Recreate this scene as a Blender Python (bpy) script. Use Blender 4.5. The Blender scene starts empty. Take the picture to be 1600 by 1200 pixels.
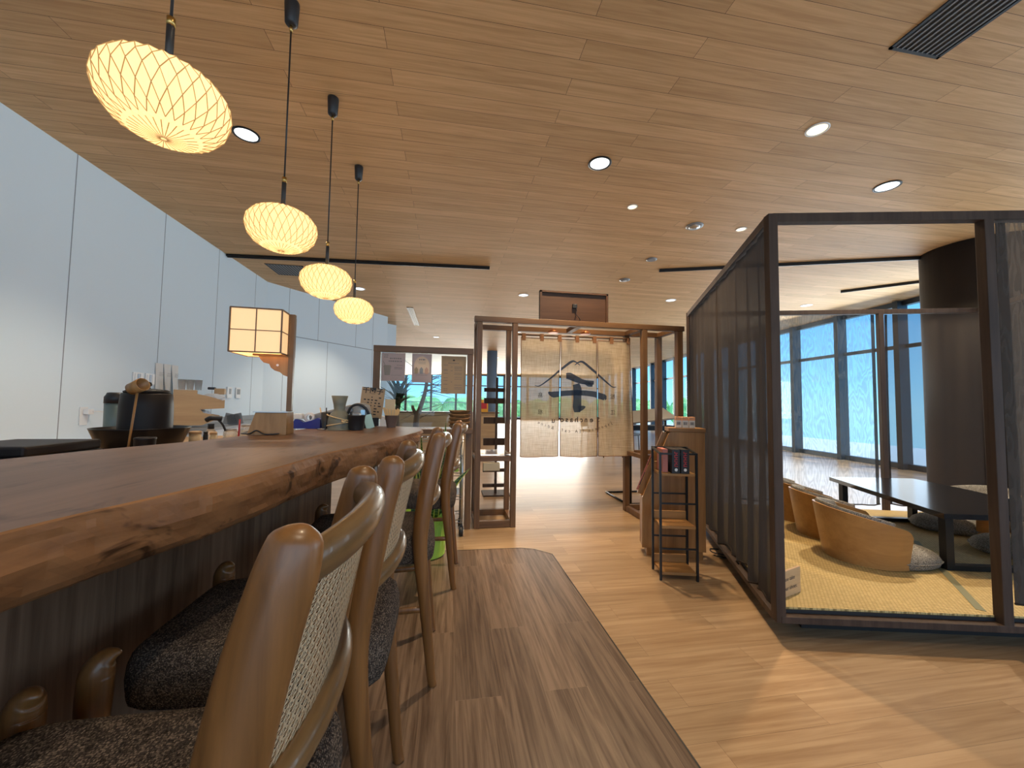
import bpy, bmesh, math, random
from mathutils import Vector, Matrix
random.seed(7)
SC = bpy.context.scene
COL = SC.collection
PI = math.pi

# ------------------------------------------------------------------ camera
def make_camera():
    yaw, pitch, roll = map(math.radians, (9.5, 2.9, 0.8))
    F = Vector((math.sin(yaw)*math.cos(pitch), math.cos(yaw)*math.cos(pitch), math.sin(pitch)))
    R0 = Vector((math.cos(yaw), -math.sin(yaw), 0)); U0 = R0.cross(F)
    R = R0*math.cos(roll) + U0*math.sin(roll); U = U0*math.cos(roll) - R0*math.sin(roll)
    cd = bpy.data.cameras.new('camera'); cd.lens = 13.5; cd.sensor_width = 36; cd.clip_start = 0.02; cd.clip_end = 300
    co = bpy.data.objects.new('camera', cd); COL.objects.link(co)
    m = Matrix((R, U, -F)).transposed().to_4x4(); m.translation = (0, 0, 1.15)
    co.matrix_world = m; SC.camera = co
make_camera()
SC.view_settings.view_transform = 'Standard'; SC.view_settings.look = 'None'
SC.view_settings.gamma = 1; SC.view_settings.use_curve_mapping = False
SC.view_settings.exposure = 0.32

# ------------------------------------------------------------------ world: hazy blue daylight
def make_world():
    w = bpy.data.worlds.new('daylight'); SC.world = w; w.use_nodes = True
    n = w.node_tree.nodes; l = w.node_tree.links; n.clear()
    out = n.new('ShaderNodeOutputWorld'); bg = n.new('ShaderNodeBackground'); bg.inputs[1].default_value = 1.15
    tc = n.new('ShaderNodeTexCoord'); sp = n.new('ShaderNodeSeparateXYZ'); r = n.new('ShaderNodeValToRGB')
    l.new(tc.outputs['Generated'], sp.inputs[0]); l.new(sp.outputs['Z'], r.inputs[0])
    e = r.color_ramp.elements
    e[0].position = 0.0; e[0].color = (.45, .85, 1.15, 1)
    e[1].position = 1.0; e[1].color = (.15, .38, .75, 1)
    a = e.new(.05); a.color = (.34, .76, 1.15, 1)
    a = e.new(.2); a.color = (.17, .52, 1.0, 1)
    l.new(r.outputs[0], bg.inputs[0]); l.new(bg.outputs[0], out.inputs[0])
make_world()

def area(name, loc, target, sx, sy, power, color):
    ld = bpy.data.lights.new(name, 'AREA'); ld.shape = 'RECTANGLE'; ld.size = sx; ld.size_y = sy
    ld.energy = power; ld.color = color
    o = bpy.data.objects.new(name, ld); COL.objects.link(o); o.location = loc
    o.rotation_euler = (Vector(target)-Vector(loc)).to_track_quat('-Z', 'Y').to_euler()
    return o
# daylight entering by the window walls (right, far); unseen fill added from the open side behind the camera
area('window_daylight_right', (8.2, 5.0, 1.7), (-3, 4.5, 1.2), 10, 2.8, 230, (.86, .95, 1.0))
area('window_daylight_far', (3.0, 27.0, 1.7), (1, 4, 1.0), 14, 2.8, 1500, (1.0, .96, .86))
area('daylight_fill_behind', (1.5, -4.2, 1.9), (-.5, 4, 1.3), 8, 2.6, 55, (.92, .97, 1.0))  # added cool fill for the stools and counter, no window modelled here

sun = bpy.data.lights.new('sun', 'SUN'); sun.energy = 3.2; sun.angle = .02; sun.color = (1, .97, .92)
so = bpy.data.objects.new('sun', sun); COL.objects.link(so); so.rotation_euler = Vector((-.35, .25, -1)).to_track_quat('-Z', 'Y').to_euler()
# ------------------------------------------------------------------ materials
def mat(name, color=(.5, .5, .5), rough=.5, metal=0, spec=.5, emit=None, es=0, trans=0, alpha=1, coat=0):
    m = bpy.data.materials.new(name); m.use_nodes = True
    b = m.node_tree.nodes['Principled BSDF']
    b.inputs['Base Color'].default_value = (*color, 1); b.inputs['Roughness'].default_value = rough
    b.inputs['Metallic'].default_value = metal; b.inputs['Specular IOR Level'].default_value = spec
    b.inputs['Transmission Weight'].default_value = trans; b.inputs['Alpha'].default_value = alpha
    b.inputs['Coat Weight'].default_value = coat
    if emit: b.inputs['Emission Color'].default_value = (*emit, 1); b.inputs['Emission Strength'].default_value = es
    return m
def nd(m, t, **kw):
    n = m.node_tree.nodes.new(t)
    for k, v in kw.items():
        if k in n.inputs: n.inputs[k].default_value = v
        else: setattr(n, k, v)
    return n
def lk(m, a, b): m.node_tree.links.new(a, b)
def bsdf(m): return m.node_tree.nodes['Principled BSDF']
def ramp(m, stops):
    r = m.node_tree.nodes.new('ShaderNodeValToRGB'); e = r.color_ramp.elements
    e[0].position, e[0].color = stops[0][0], (*stops[0][1], 1); e[1].position, e[1].color = stops[-1][0], (*stops[-1][1], 1)
    for p, c in stops[1:-1]:
        x = e.new(p); x.color = (*c, 1)
    return r
def wood(name, dark, light, axis='Z', scale=1.0, rough=.45, world=False, coat=0, bump=.15, spec=.4, contrast=(.3, .7)):
    m = mat(name, light, rough, coat=coat, spec=spec)
    if world: g = nd(m, 'ShaderNodeNewGeometry'); src = g.outputs['Position']
    else: g = nd(m, 'ShaderNodeTexCoord'); src = g.outputs['Object']
    mp = nd(m, 'ShaderNodeMapping'); s = {'X': (.06, 1, 1), 'Y': (1, .06, 1), 'Z': (1, 1, .06)}[axis]
    mp.inputs['Scale'].default_value = [v*28*scale for v in s]
    lk(m, src, mp.inputs[0])
    n1 = nd(m, 'ShaderNodeTexNoise', Scale=1.0, Detail=6.0, Roughness=.62, Distortion=.6); lk(m, mp.outputs[0], n1.inputs['Vector'])
    mp2 = nd(m, 'ShaderNodeMapping'); mp2.inputs['Scale'].default_value = [v*5*scale for v in s]
    lk(m, src, mp2.inputs[0])
    n2 = nd(m, 'ShaderNodeTexNoise', Scale=1.0, Detail=2.0, Distortion=1.5); lk(m, mp2.outputs[0], n2.inputs['Vector'])
    mx = nd(m, 'ShaderNodeMix', data_type='FLOAT'); mx.inputs[0].default_value = .4
    lk(m, n1.outputs['Fac'], mx.inputs[2]); lk(m, n2.outputs['Fac'], mx.inputs[3])
    r = ramp(m, [(contrast[0], dark), (contrast[1], light)]); lk(m, mx.outputs[0], r.inputs[0])
    lk(m, r.outputs[0], bsdf(m).inputs['Base Color'])
    bp = nd(m, 'ShaderNodeBump', Strength=bump, Distance=.002); lk(m, n1.outputs['Fac'], bp.inputs['Height']); lk(m, bp.outputs[0], bsdf(m).inputs['Normal'])
    return m
def planks(name, c1, c2, dark, along='X', length=1.8, width=.13, rough=.4, gap=.0015, bump=.1, grain=1.0, spec=.4, seamcol=(.05, .035, .02), seed=0.0, gstr=.55):
    """boards laid along a world axis"""
    m = mat(name, c1, rough, spec=spec)
    g = nd(m, 'ShaderNodeNewGeometry'); mp = nd(m, 'ShaderNodeMapping')
    if along == 'Y': mp.inputs['Rotation'].default_value = (0, 0, PI/2)
    if along == 'Z': mp.inputs['Rotation'].default_value = (0, PI/2, 0)
    mp.inputs['Location'].default_value = (seed, seed*.37, 0)
    lk(m, g.outputs['Position'], mp.inputs[0])
    br = nd(m, 'ShaderNodeTexBrick'); br.offset = .37; br.offset_frequency = 2; br.squash = 1
    for k, v in (('Scale', 1), ('Mortar Size', gap), ('Mortar Smooth', 0), ('Bias', 0), ('Brick Width', length), ('Row Height', width)): br.inputs[k].default_value = v
    br.inputs['Color1'].default_value = (*c1, 1); br.inputs['Color2'].default_value = (*c2, 1); br.inputs['Mortar'].default_value = (*seamcol, 1)
    lk(m, mp.outputs[0], br.inputs['Vector'])
    # per-board offset of the grain
    bw = nd(m, 'ShaderNodeTexBrick'); bw.offset = .37; bw.offset_frequency = 2
    for k, v in (('Scale', 1), ('Mortar Size', 0), ('Brick Width', length), ('Row Height', width)): bw.inputs[k].default_value = v
    bw.inputs['Color1'].default_value = (0, 0, 0, 1); bw.inputs['Color2'].default_value = (1, 1, 1, 1)
    lk(m, mp.outputs[0], bw.inputs['Vector'])
    mu = nd(m, 'ShaderNodeMath', operation='MULTIPLY'); mu.inputs[1].default_value = 37.0; lk(m, bw.outputs['Color'], mu.inputs[0])
    mp2 = nd(m, 'ShaderNodeMapping'); mp2.inputs['Scale'].default_value = (1.5*grain, 34*grain, 1)
    lk(m, mp.outputs[0], mp2.inputs[0])
    ns = nd(m, 'ShaderNodeTexNoise', noise_dimensions='4D', Scale=1.0, Detail=5.0, Roughness=.6, Distortion=1.1)
    lk(m, mp2.outputs[0], ns.inputs['Vector']); lk(m, mu.outputs[0], ns.inputs['W'])
    r = ramp(m, [(.34, (0, 0, 0)), (.62, (1, 1, 1))]); lk(m, ns.outputs['Fac'], r.inputs[0])
    mx = nd(m, 'ShaderNodeMix', data_type='RGBA', blend_type='MULTIPLY'); mx.inputs[0].default_value = gstr
    r2 = nd(m, 'ShaderNodeMix', data_type='RGBA'); r2.inputs[6].default_value = (*dark, 1); r2.inputs[7].default_value = (1, 1, 1, 1)
    lk(m, r.outputs[0], r2.inputs[0]); lk(m, br.outputs['Color'], mx.inputs[6]); lk(m, r2.outputs[2], mx.inputs[7])
    lk(m, mx.outputs[2], bsdf(m).inputs['Base Color'])
    bp = nd(m, 'ShaderNodeBump', Strength=bump, Distance=.002); lk(m, ns.outputs['Fac'], bp.inputs['Height']); lk(m, bp.outputs[0], bsdf(m).inputs['Normal'])
    return m
def weave(name, dark, light, scale=230, rough=.95):
    m = mat(name, dark, rough, spec=.1)
    tc = nd(m, 'ShaderNodeTexCoord'); mp = nd(m, 'ShaderNodeMapping'); mp.inputs['Scale'].default_value = (1, .62, 1)
    lk(m, tc.outputs['Object'], mp.inputs[0])
    v = nd(m, 'ShaderNodeTexVoronoi', Scale=scale); v.inputs['Randomness'].default_value = .55; lk(m, mp.outputs[0], v.inputs['Vector'])
    sp = nd(m, 'ShaderNodeSeparateColor'); lk(m, v.outputs['Color'], sp.inputs[0])
    r = ramp(m, [(.3, dark), (.62, tuple((a+b)/2 for a, b in zip(dark, light))), (.95, light)]); lk(m, sp.outputs[0], r.inputs[0])
    r2 = ramp(m, [(.25, (1, 1, 1)), (.68, (.22, .22, .22))]); 
    mxd = nd(m, 'ShaderNodeMath', operation='MULTIPLY'); mxd.inputs[1].default_value = 1.0
    lk(m, v.outputs['Distance'], mxd.inputs[0]); lk(m, mxd.outputs[0], r2.inputs[0])
    mx = nd(m, 'ShaderNodeMix', data_type='RGBA', blend_type='MULTIPLY'); mx.inputs[0].default_value = 1
    lk(m, r.outputs[0], mx.inputs[6]); lk(m, r2.outputs[0], mx.inputs[7]); lk(m, mx.outputs[2], bsdf(m).inputs['Base Color'])
    bp = nd(m, 'ShaderNodeBump', Strength=.7, Distance=.003); bp.invert = True; lk(m, v.outputs['Distance'], bp.inputs['Height']); lk(m, bp.outputs[0], bsdf(m).inputs['Normal'])
    return m
def cloth(name, color, alpha=1.0, translucent=.4, moire=False, thread=0.0, color2=None):
    """woven cloth: diffuse + translucent, thin weave lets part of the light straight through"""
    m = bpy.data.materials.new(name); m.use_nodes = True; n = m.node_tree.nodes; n.clear()
    out = nd(m, 'ShaderNodeOutputMaterial'); d = nd(m, 'ShaderNodeBsdfDiffuse'); t = nd(m, 'ShaderNodeBsdfTranslucent')
    mx = nd(m, 'ShaderNodeMixShader'); mx.inputs[0].default_value = translucent
    d.inputs[0].default_value = (*color, 1); t.inputs[0].default_value = (*color, 1)
    lk(m, d.outputs[0], mx.inputs[1]); lk(m, t.outputs[0], mx.inputs[2]); last = mx
    tc = nd(m, 'ShaderNodeTexCoord')
    if thread:
        cols = []
        for sc in ((1, 1, .03), (.03, .03, 1)):
            mp = nd(m, 'ShaderNodeMapping'); mp.inputs['Scale'].default_value = [v*thread for v in sc]; lk(m, tc.outputs['Object'], mp.inputs[0])
            ns = nd(m, 'ShaderNodeTexNoise', Scale=1.0, Detail=2.0); lk(m, mp.outputs[0], ns.inputs['Vector']); cols.append(ns)
        ad = nd(m, 'ShaderNodeMath', operation='ADD'); lk(m, cols[0].outputs['Fac'], ad.inputs[0]); lk(m, cols[1].outputs['Fac'], ad.inputs[1])
        hf = nd(m, 'ShaderNodeMath', operation='MULTIPLY'); hf.inputs[1].default_value = .5; lk(m, ad.outputs[0], hf.inputs[0])
        r = ramp(m, [(.36, color2 or color), (.62, color)]); lk(m, hf.outputs[0], r.inputs[0])
        lk(m, r.outputs[0], d.inputs[0]); lk(m, r.outputs[0], t.inputs[0])
    if alpha < 1:
        tr = nd(m, 'ShaderNodeBsdfTransparent'); m2 = nd(m, 'ShaderNodeMixShader'); m2.inputs[0].default_value = alpha
        lk(m, tr.outputs[0], m2.inputs[1]); lk(m, last.outputs[0], m2.inputs[2]); last = m2
        if moire:   # watered pattern of two layers of fine mesh
            mp = nd(m, 'ShaderNodeMapping'); mp.inputs['Scale'].default_value = (1, 1, .22); lk(m, tc.outputs['Object'], mp.inputs[0])
            ns = nd(m, 'ShaderNodeTexNoise', Scale=5.0, Detail=3.0, Roughness=.55); lk(m, mp.outputs[0], ns.inputs['Vector'])
            mu = nd(m, 'ShaderNodeMath', operation='MULTIPLY'); mu.inputs[1].default_value = 130.0; lk(m, ns.outputs['Fac'], mu.inputs[0])
            si = nd(m, 'ShaderNodeMath', operation='SINE'); lk(m, mu.outputs[0], si.inputs[0])
            mr = nd(m, 'ShaderNodeMapRange'); mr.inputs['From Min'].default_value = -1; mr.inputs['From Max'].default_value = 1
            mr.inputs['To Min'].default_value = alpha-.13; mr.inputs['To Max'].default_value = alpha+.13
            lk(m, si.outputs[0], mr.inputs[0]); lk(m, mr.outputs[0], m2.inputs[0])
    lk(m, last.outputs[0], out.inputs[0]); return m

M = {}
M['ceil'] = planks('ceiling_boards', (.72, .485, .255), (.60, .395, .20), (.60, .50, .40), 'X', 1.82, .135, .55, .0012, .05, 1.0, .25, (.10, .06, .03), 0.4, .55)
M['floor'] = planks('oak_floor', (.45, .315, .19), (.35, .24, .14), (.58, .48, .40), 'X', 1.25, .15, .31, .0007, .08, 1.0, .45, (.20, .13, .075), 1.1, .75)
M['floordark'] = planks('walnut_floor', (.25, .172, .120), (.165, .112, .078), (.30, .24, .20), 'Y', 1.22, .178, .40, .0008, .1, 1.2, .4, (.30, .22, .16), .33, .9)
M['wall'] = mat('painted_wall', (.70, .80, .87), .75, spec=.25)
M['seam'] = mat('panel_joint', (.25, .28, .31), .8)
M['frame'] = wood('gate_timber', (.095, .046, .020), (.215, .115, .052), 'Z', 1.4, .42)
M['frameh'] = wood('gate_timber_horizontal', (.095, .046, .020), (.215, .115, .052), 'X', 1.4, .42)
M['oak'] = wood('oak_display', (.22, .105, .032), (.44, .235, .085), 'Z', 1.1, .4)
M['oakh'] = wood('oak_display_horizontal', (.22, .105, .032), (.44, .235, .085), 'X', 1.1, .4)
M['stool'] = wood('stool_wood', (.085, .034, .009), (.27, .115, .032), 'Z', 1.5, .36, coat=.15, bump=.04, spec=.5)
M['rail'] = wood('stool_rail_wood', (.065, .035, .014), (.19, .108, .042), 'Y', 1.5, .28, coat=.3, bump=.04, spec=.55)
M['slab'] = wood('counter_slab', (.10, .052, .031), (.225, .128, .080), 'Y', .55, .42, world=True, bump=.25, spec=.4)
M['fascia'] = planks('counter_fascia', (.205, .125, .078), (.155, .092, .056), (.42, .36, .32), 'Z', 3.0, .585, .5, .0008, .08, .8, .35, (.08, .05, .035), .2, .9)
M['panelwood'] = wood('pale_veneer', (.42, .25, .12), (.60, .39, .20), 'X', 1.0, .5)
M['darkframe'] = wood('dark_stained_timber', (.035, .022, .016), (.085, .056, .042), 'Z', 1.2, .55, spec=.2)
M['boardwood'] = wood('dark_board', (.045, .020, .010), (.095, .045, .022), 'X', 1.2, .5)
M['blackmetal'] = mat('black_metal', (.012, .012, .013), .38, .3)
M['black'] = mat('black_plastic', (.015, .015, .017), .45)
M['blacklacq'] = mat('black_lacquer', (.010, .010, .012), .12, spec=.6)
M['urn'] = mat('black_cast_iron', (.014, .010, .009), .5, 0, spec=.25)
M['glaze'] = mat('black_glaze', (.008, .006, .006), .3, spec=.3)
M['greyblue'] = mat('blue_grey_paint', (.16, .24, .34), .5)
M['brass'] = mat('brass', (.55, .36, .12), .3, 1)
M['copper'] = mat('copper', (.55, .22, .10), .3, 1)
M['white'] = mat('white_plastic', (.75, .76, .77), .4)
M['paper'] = mat('paper', (.78, .76, .72), .8)
M['ink'] = mat('ink', (.03, .03, .035), .7)
M['inkgrey'] = mat('grey_print', (.25, .23, .22), .8)
M['fabric'] = weave('stool_fabric', (.075, .058, .048), (.30, .225, .17), 420)
M['greyfab'] = weave('cushion_fabric', (.36, .34, .31), (.62, .59, .54), 330)
M['cane'] = mat('rattan_cane', (.68, .52, .33), .5)
M['curtain'] = cloth('grey_drape', (.058, .051, .049), .965, .35)
M['sheer'] = cloth('sheer_curtain', (.22, .26, .30), .24, .45, moire=True)
M['sheer3'] = cloth('sheer_curtain_grey', (.075, .062, .055), .55, .4)
M['sheer2'] = cloth('sheer_curtain_dense', (.13, .115, .105), .72, .4, moire=True)
M['hem'] = cloth('curtain_hem', (.06, .048, .042), .96, .2)
M['linen'] = cloth('linen', (.72, .56, .36), .90, .6, thread=300.0, color2=(.48, .34, .20))
M['linenhem'] = cloth('linen_hem', (.26, .13, .065), 1.0, .15)
M['noreink'] = cloth('indigo_dye', (.05, .085, .15), .9, .3)
M['noretext'] = cloth('brown_dye', (.07, .05, .04), 1.0, .2)
M['tatami'] = mat('tatami', (.5, .4, .2), .8)
M['tatedge'] = mat('tatami_edge', (.20, .20, .12), .8)
def glass_mat():
    m = bpy.data.materials.new('window_glass'); m.use_nodes = True; m.node_tree.nodes.clear()
    out = nd(m, 'ShaderNodeOutputMaterial'); t = nd(m, 'ShaderNodeBsdfTransparent'); g = nd(m, 'ShaderNodeBsdfGlossy'); x = nd(m, 'ShaderNodeMixShader')
    t.inputs[0].default_value = (.90, .97, 1.0, 1); g.inputs['Roughness'].default_value = .02; x.inputs[0].default_value = .02
    lk(m, t.outputs[0], x.inputs[1]); lk(m, g.outputs[0], x.inputs[2]); lk(m, x.outputs[0], out.inputs[0]); return m
M['glass'] = glass_mat()
M['clear'] = mat('clear_plastic', (.9, .95, .97), .08, trans=.9, alpha=.6)
M['mullion'] = mat('window_mullion', (.028, .040, .055), .4, .2)
M['green'] = mat('plant_green', (.035, .10, .022), .45)
M['darkgreen'] = mat('dark_leaf', (.012, .035, .016), .45)
M['lime'] = mat('lime_wrap', (.36, .62, .08), .5)
M['trunk'] = mat('trunk', (.16, .10, .06), .8)
M['basket'] = wood('woven_basket', (.12, .055, .02), (.36, .20, .08), 'X', 3, .8, bump=.8)
M['jug'] = mat('olive_ceramic', (.16, .155, .115), .5)
M['rope'] = mat('rope', (.62, .45, .24), .9)
M['blue'] = mat('blue_plastic', (.025, .035, .26), .35)
M['red'] = mat('red_print', (.45, .025, .03), .5)
M['pink'] = mat('pink_print', (.45, .16, .13), .6)
M['teacup'] = mat('tan_paper_cup', (.55, .42, .25), .6)
M['brownpot'] = mat('brown_pot', (.13, .085, .07), .5)
M['straw'] = mat('pale_sticks', (.72, .48, .22), .6)
M['grey'] = mat('grey_plastic', (.25, .26, .27), .4)
M['steel'] = mat('steel', (.5, .5, .5), .3, 1)
M['deck'] = mat('white_deck', (.80, .84, .86), .7)
M['lens'] = mat('downlight_lens', (.9, .95, 1), .4, emit=(.85, .95, 1.0), es=1.6)
M['lenswarm'] = mat('downlight_lens_warm', (1, .85, .6), .4, emit=(1, .84, .50), es=1.5)
M['column'] = mat('dark_column', (.028, .023, .021), .6, spec=.2)
M['shadepaper'] = mat('shoji_paper', (.80, .62, .38), .8, emit=(1.0, .60, .26), es=.55)
def shade_mat(name, c, e, es, tr):
    m = bpy.data.materials.new(name); m.use_nodes = True; n = m.node_tree.nodes; n.clear()
    out = nd(m, 'ShaderNodeOutputMaterial'); d = nd(m, 'ShaderNodeBsdfDiffuse'); t = nd(m, 'ShaderNodeBsdfTranslucent'); em = nd(m, 'ShaderNodeEmission')
    d.inputs[0].default_value = (*c, 1); t.inputs[0].default_value = (*tr, 1); em.inputs[0].default_value = (*e, 1); em.inputs[1].default_value = es
    mx = nd(m, 'ShaderNodeMixShader'); mx.inputs[0].default_value = .6; ad = nd(m, 'ShaderNodeAddShader')
    lk(m, d.outputs[0], mx.inputs[1]); lk(m, t.outputs[0], mx.inputs[2]); lk(m, mx.outputs[0], ad.inputs[0]); lk(m, em.outputs[0], ad.inputs[1]); lk(m, ad.outputs[0], out.inputs[0])
    return m
M['pleat'] = shade_mat('pleated_shade', (.85, .72, .5), (1.0, .76, .42), .34, (.88, .74, .48))
M['crease'] = shade_mat('shade_crease', (.5, .36, .18), (1.0, .58, .22), .20, (.30, .20, .08))
def tatami_mat():
    m = M['tatami']; g = nd(m, 'ShaderNodeTexCoord'); mp = nd(m, 'ShaderNodeMapping'); lk(m, g.outputs['Object'], mp.inputs[0])
    br = nd(m, 'ShaderNodeTexBrick'); br.offset = .5
    for k, v in (('Scale', 1), ('Mortar Size', .0022), ('Mortar Smooth', .6), ('Brick Width', .022), ('Row Height', .012)): br.inputs[k].default_value = v
    br.inputs['Color1'].default_value = (.60, .45, .20, 1); br.inputs['Color2'].default_value = (.50, .37, .155, 1); br.inputs['Mortar'].default_value = (.26, .18, .06, 1)
    lk(m, mp.outputs[0], br.inputs['Vector']); lk(m, br.outputs['Color'], bsdf(m).inputs['Base Color'])
    bp = nd(m, 'ShaderNodeBump', Strength=.4, Distance=.002); bp.invert = True; lk(m, br.outputs['Fac'], bp.inputs['Height']); lk(m, bp.outputs[0], bsdf(m).inputs['Normal'])
tatami_mat()
def slab_detail():
    # dark knots and burls spotting the slab
    m = M['slab']; b = bsdf(m); src = b.inputs['Base Color'].links[0].from_socket
    g = nd(m, 'ShaderNodeNewGeometry'); mp = nd(m, 'ShaderNodeMapping'); mp.inputs['Scale'].default_value = (1, .45, 1); lk(m, g.outputs['Position'], mp.inputs[0])
    ns = nd(m, 'ShaderNodeTexNoise', Scale=9.0, Detail=4.0, Roughness=.7, Distortion=1.2); lk(m, mp.outputs[0], ns.inputs['Vector'])
    r = ramp(m, [(.30, (.30, .24, .20)), (.44, (1, 1, 1))]); lk(m, ns.outputs['Fac'], r.inputs[0])
    mx = nd(m, 'ShaderNodeMix', data_type='RGBA', blend_type='MULTIPLY'); mx.inputs[0].default_value = .8
    lk(m, src, mx.inputs[6]); lk(m, r.outputs[0], mx.inputs[7]); lk(m, mx.outputs[2], b.inputs['Base Color'])
slab_detail()
M['liveedge'] = wood('live_edge', (.12, .048, .018), (.38, .185, .078), 'Y', .7, .42, world=True, bump=.5, spec=.4, contrast=(.28, .72))
def knots(m, sc, lo, hi):
    b = bsdf(m); src = b.inputs['Base Color'].links[0].from_socket
    g = nd(m, 'ShaderNodeNewGeometry'); mp = nd(m, 'ShaderNodeMapping'); mp.inputs['Scale'].default_value = (1, .5, 1); lk(m, g.outputs['Position'], mp.inputs[0])
    ns = nd(m, 'ShaderNodeTexNoise', Scale=sc, Detail=3.0, Roughness=.6, Distortion=.8); lk(m, mp.outputs[0], ns.inputs['Vector'])
    r = ramp(m, [(lo, (.12, .08, .06)), (hi, (1, 1, 1))]); lk(m, ns.outputs['Fac'], r.inputs[0])
    mx = nd(m, 'ShaderNodeMix', data_type='RGBA', blend_type='MULTIPLY'); mx.inputs[0].default_value = .85
    lk(m, src, mx.inputs[6]); lk(m, r.outputs[0], mx.inputs[7]); lk(m, mx.outputs[2], b.inputs['Base Color'])
knots(M['liveedge'], 17.0, .33, .42)

# ------------------------------------------------------------------ mesh helpers
class MB:
    def __init__(s): s.v = []; s.f = []; s.mi = []; s.sm = []
    def add(s, vs, fs, mi=0, smooth=False):
        o = len(s.v); s.v += [tuple(v) for v in vs]; s.f += [tuple(i+o for i in f) for f in fs]
        s.mi += [mi]*len(fs); s.sm += [smooth]*len(fs); return s
    def box(s, c, d, rz=0, bev=0, mi=0, rot=None):
        hx, hy, hz = d[0]/2, d[1]/2, d[2]/2
        R = rot or Matrix.Rotation(rz, 3, 'Z'); c = Vector(c)
        if bev:
            bm = bmesh.new(); bmesh.ops.create_cube(bm, size=1)
            for v in bm.verts: v.co = Vector((v.co.x*d[0], v.co.y*d[1], v.co.z*d[2]))
            bmesh.ops.bevel(bm, geom=bm.edges[:], offset=bev, segments=2, affect='EDGES', profile=.5)
            bm.verts.index_update(); s.add([R@v.co+c for v in bm.verts], [[v.index for v in f.verts] for f in bm.faces], mi, False); bm.free(); return s
        vs = [R@Vector((x, y, z))+c for x in (-hx, hx) for y in (-hy, hy) for z in (-hz, hz)]
        return s.add(vs, [(0, 1, 3, 2), (4, 6, 7, 5), (0, 4, 5, 1), (2, 3, 7, 6), (0, 2, 6, 4), (1, 5, 7, 3)], mi)
    def bb(s, x0, x1, y0, y1, z0, z1, bev=0, mi=0):
        return s.box(((x0+x1)/2, (y0+y1)/2, (z0+z1)/2), (abs(x1-x0), abs(y1-y0), abs(z1-z0)), 0, bev, mi)
    def bar(s, a, b, w, h, bev=0, mi=0):
        """box of section w (sideways) x h (up) from a to b"""
        a = Vector(a); b = Vector(b); d = (b-a); L = d.length; d.normalize()
        up = Vector((0, 0, 1)) if abs(d.z) < .9 else Vector((0, 1, 0))
        sx = d.cross(up).normalized(); uz = sx.cross(d)
        R = Matrix((d, sx, uz)).transposed()
        return s.box((a+b)/2, (L, w, h), 0, bev, mi, rot=R)
    def prism(s, poly, z0, z1, mi=0):
        n = len(poly); vs = [(x, y, z0) for x, y in poly]+[(x, y, z1) for x, y in poly]
        fs = [tuple(range(n-1, -1, -1)), tuple(range(n, 2*n))]+[(i, (i+1) % n, n+(i+1) % n, n+i) for i in range(n)]
        return s.add(vs, fs, mi)
    def prism_y(s, poly, y0, y1, mi=0):
        n = len(poly); vs = [(x, y0, z) for x, z in poly]+[(x, y1, z) for x, z in poly]
        fs = [tuple(range(n)), tuple(range(2*n-1, n-1, -1))]+[(i, n+i, n+(i+1) % n, (i+1) % n) for i in range(n)]
        return s.add(vs, fs, mi)
    def lathe(s, prof, c=(0, 0, 0), n=24, mi=0, smooth=True, caps=True):
        cx, cy, cz = c; vs = []; fs = []
        for r, z in prof:
            for k in range(n):
                a = 2*PI*k/n; vs.append((cx+r*math.cos(a), cy+r*math.sin(a), cz+z))
        m = len(prof)
        for i in range(m-1):
            for k in range(n):
                k2 = (k+1) % n; fs.append((i*n+k, i*n+k2, (i+1)*n+k2, (i+1)*n+k))
        s.add(vs, fs, mi, smooth)
        if caps:
            o = len(s.v)-len(vs); s.f += [tuple(o+k for k in range(n-1, -1, -1)), tuple(o+(m-1)*n+k for k in range(n))]; s.mi += [mi]*2; s.sm += [False]*2
        return s
    def tube(s, pts, rad, n=12, mi=0, sub=6, ref=None, flat=None, caps=True, closed=False):
        """swept tube through points; rad list or number; flat=(a,b) scales section along ref and across"""
        P = [Vector(p) for p in pts]; m = len(P)
        Rr = rad if isinstance(rad, (list, tuple)) else [rad]*m
        if sub > 1 and m > 2:
            Q = []; RR = []
            for i in range(m-1):
                p0 = P[max(i-1, 0)]; p1 = P[i]; p2 = P[i+1]; p3 = P[min(i+2, m-1)]
                for k in range(sub):
                    t = k/sub; t2 = t*t; t3 = t2*t
                    Q.append(.5*((2*p1)+(p2-p0)*t+(2*p0-5*p1+4*p2-p3)*t2+(3*p1-p0-3*p2+p3)*t3)); RR.append(Rr[i]*(1-t)+Rr[i+1]*t)
            Q.append(P[-1]); RR.append(Rr[-1]); P, Rr = Q, RR
        m = len(P); vs = []; fs = []; prev = None
        for i in range(m):
            d = (P[min(i+1, m-1)]-P[max(i-1, 0)]).normalized()
            if ref is not None: a = Vector(ref); a = (a-d*a.dot(d)).normalized()
            else:
                if prev is None: a = Vector((0, 0, 1)) if abs(d.z) < .9 else Vector((1, 0, 0))
                else: a = prev
                a = (a-d*a.dot(d)).normalized()
            prev = a; b = d.cross(a); fa, fb = flat or (1, 1)
            for k in range(n):
                t = 2*PI*k/n; vs.append(P[i]+a*math.cos(t)*Rr[i]*fa+b*math.sin(t)*Rr[i]*fb)
        for i in range(m-1):
            for k in range(n):
                k2 = (k+1) % n; fs.append((i*n+k, i*n+k2, (i+1)*n+k2, (i+1)*n+k))
        if caps: fs += [tuple(range(n-1, -1, -1)), tuple((m-1)*n+k for k in range(n))]
        return s.add(vs, fs, mi, True)
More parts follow.
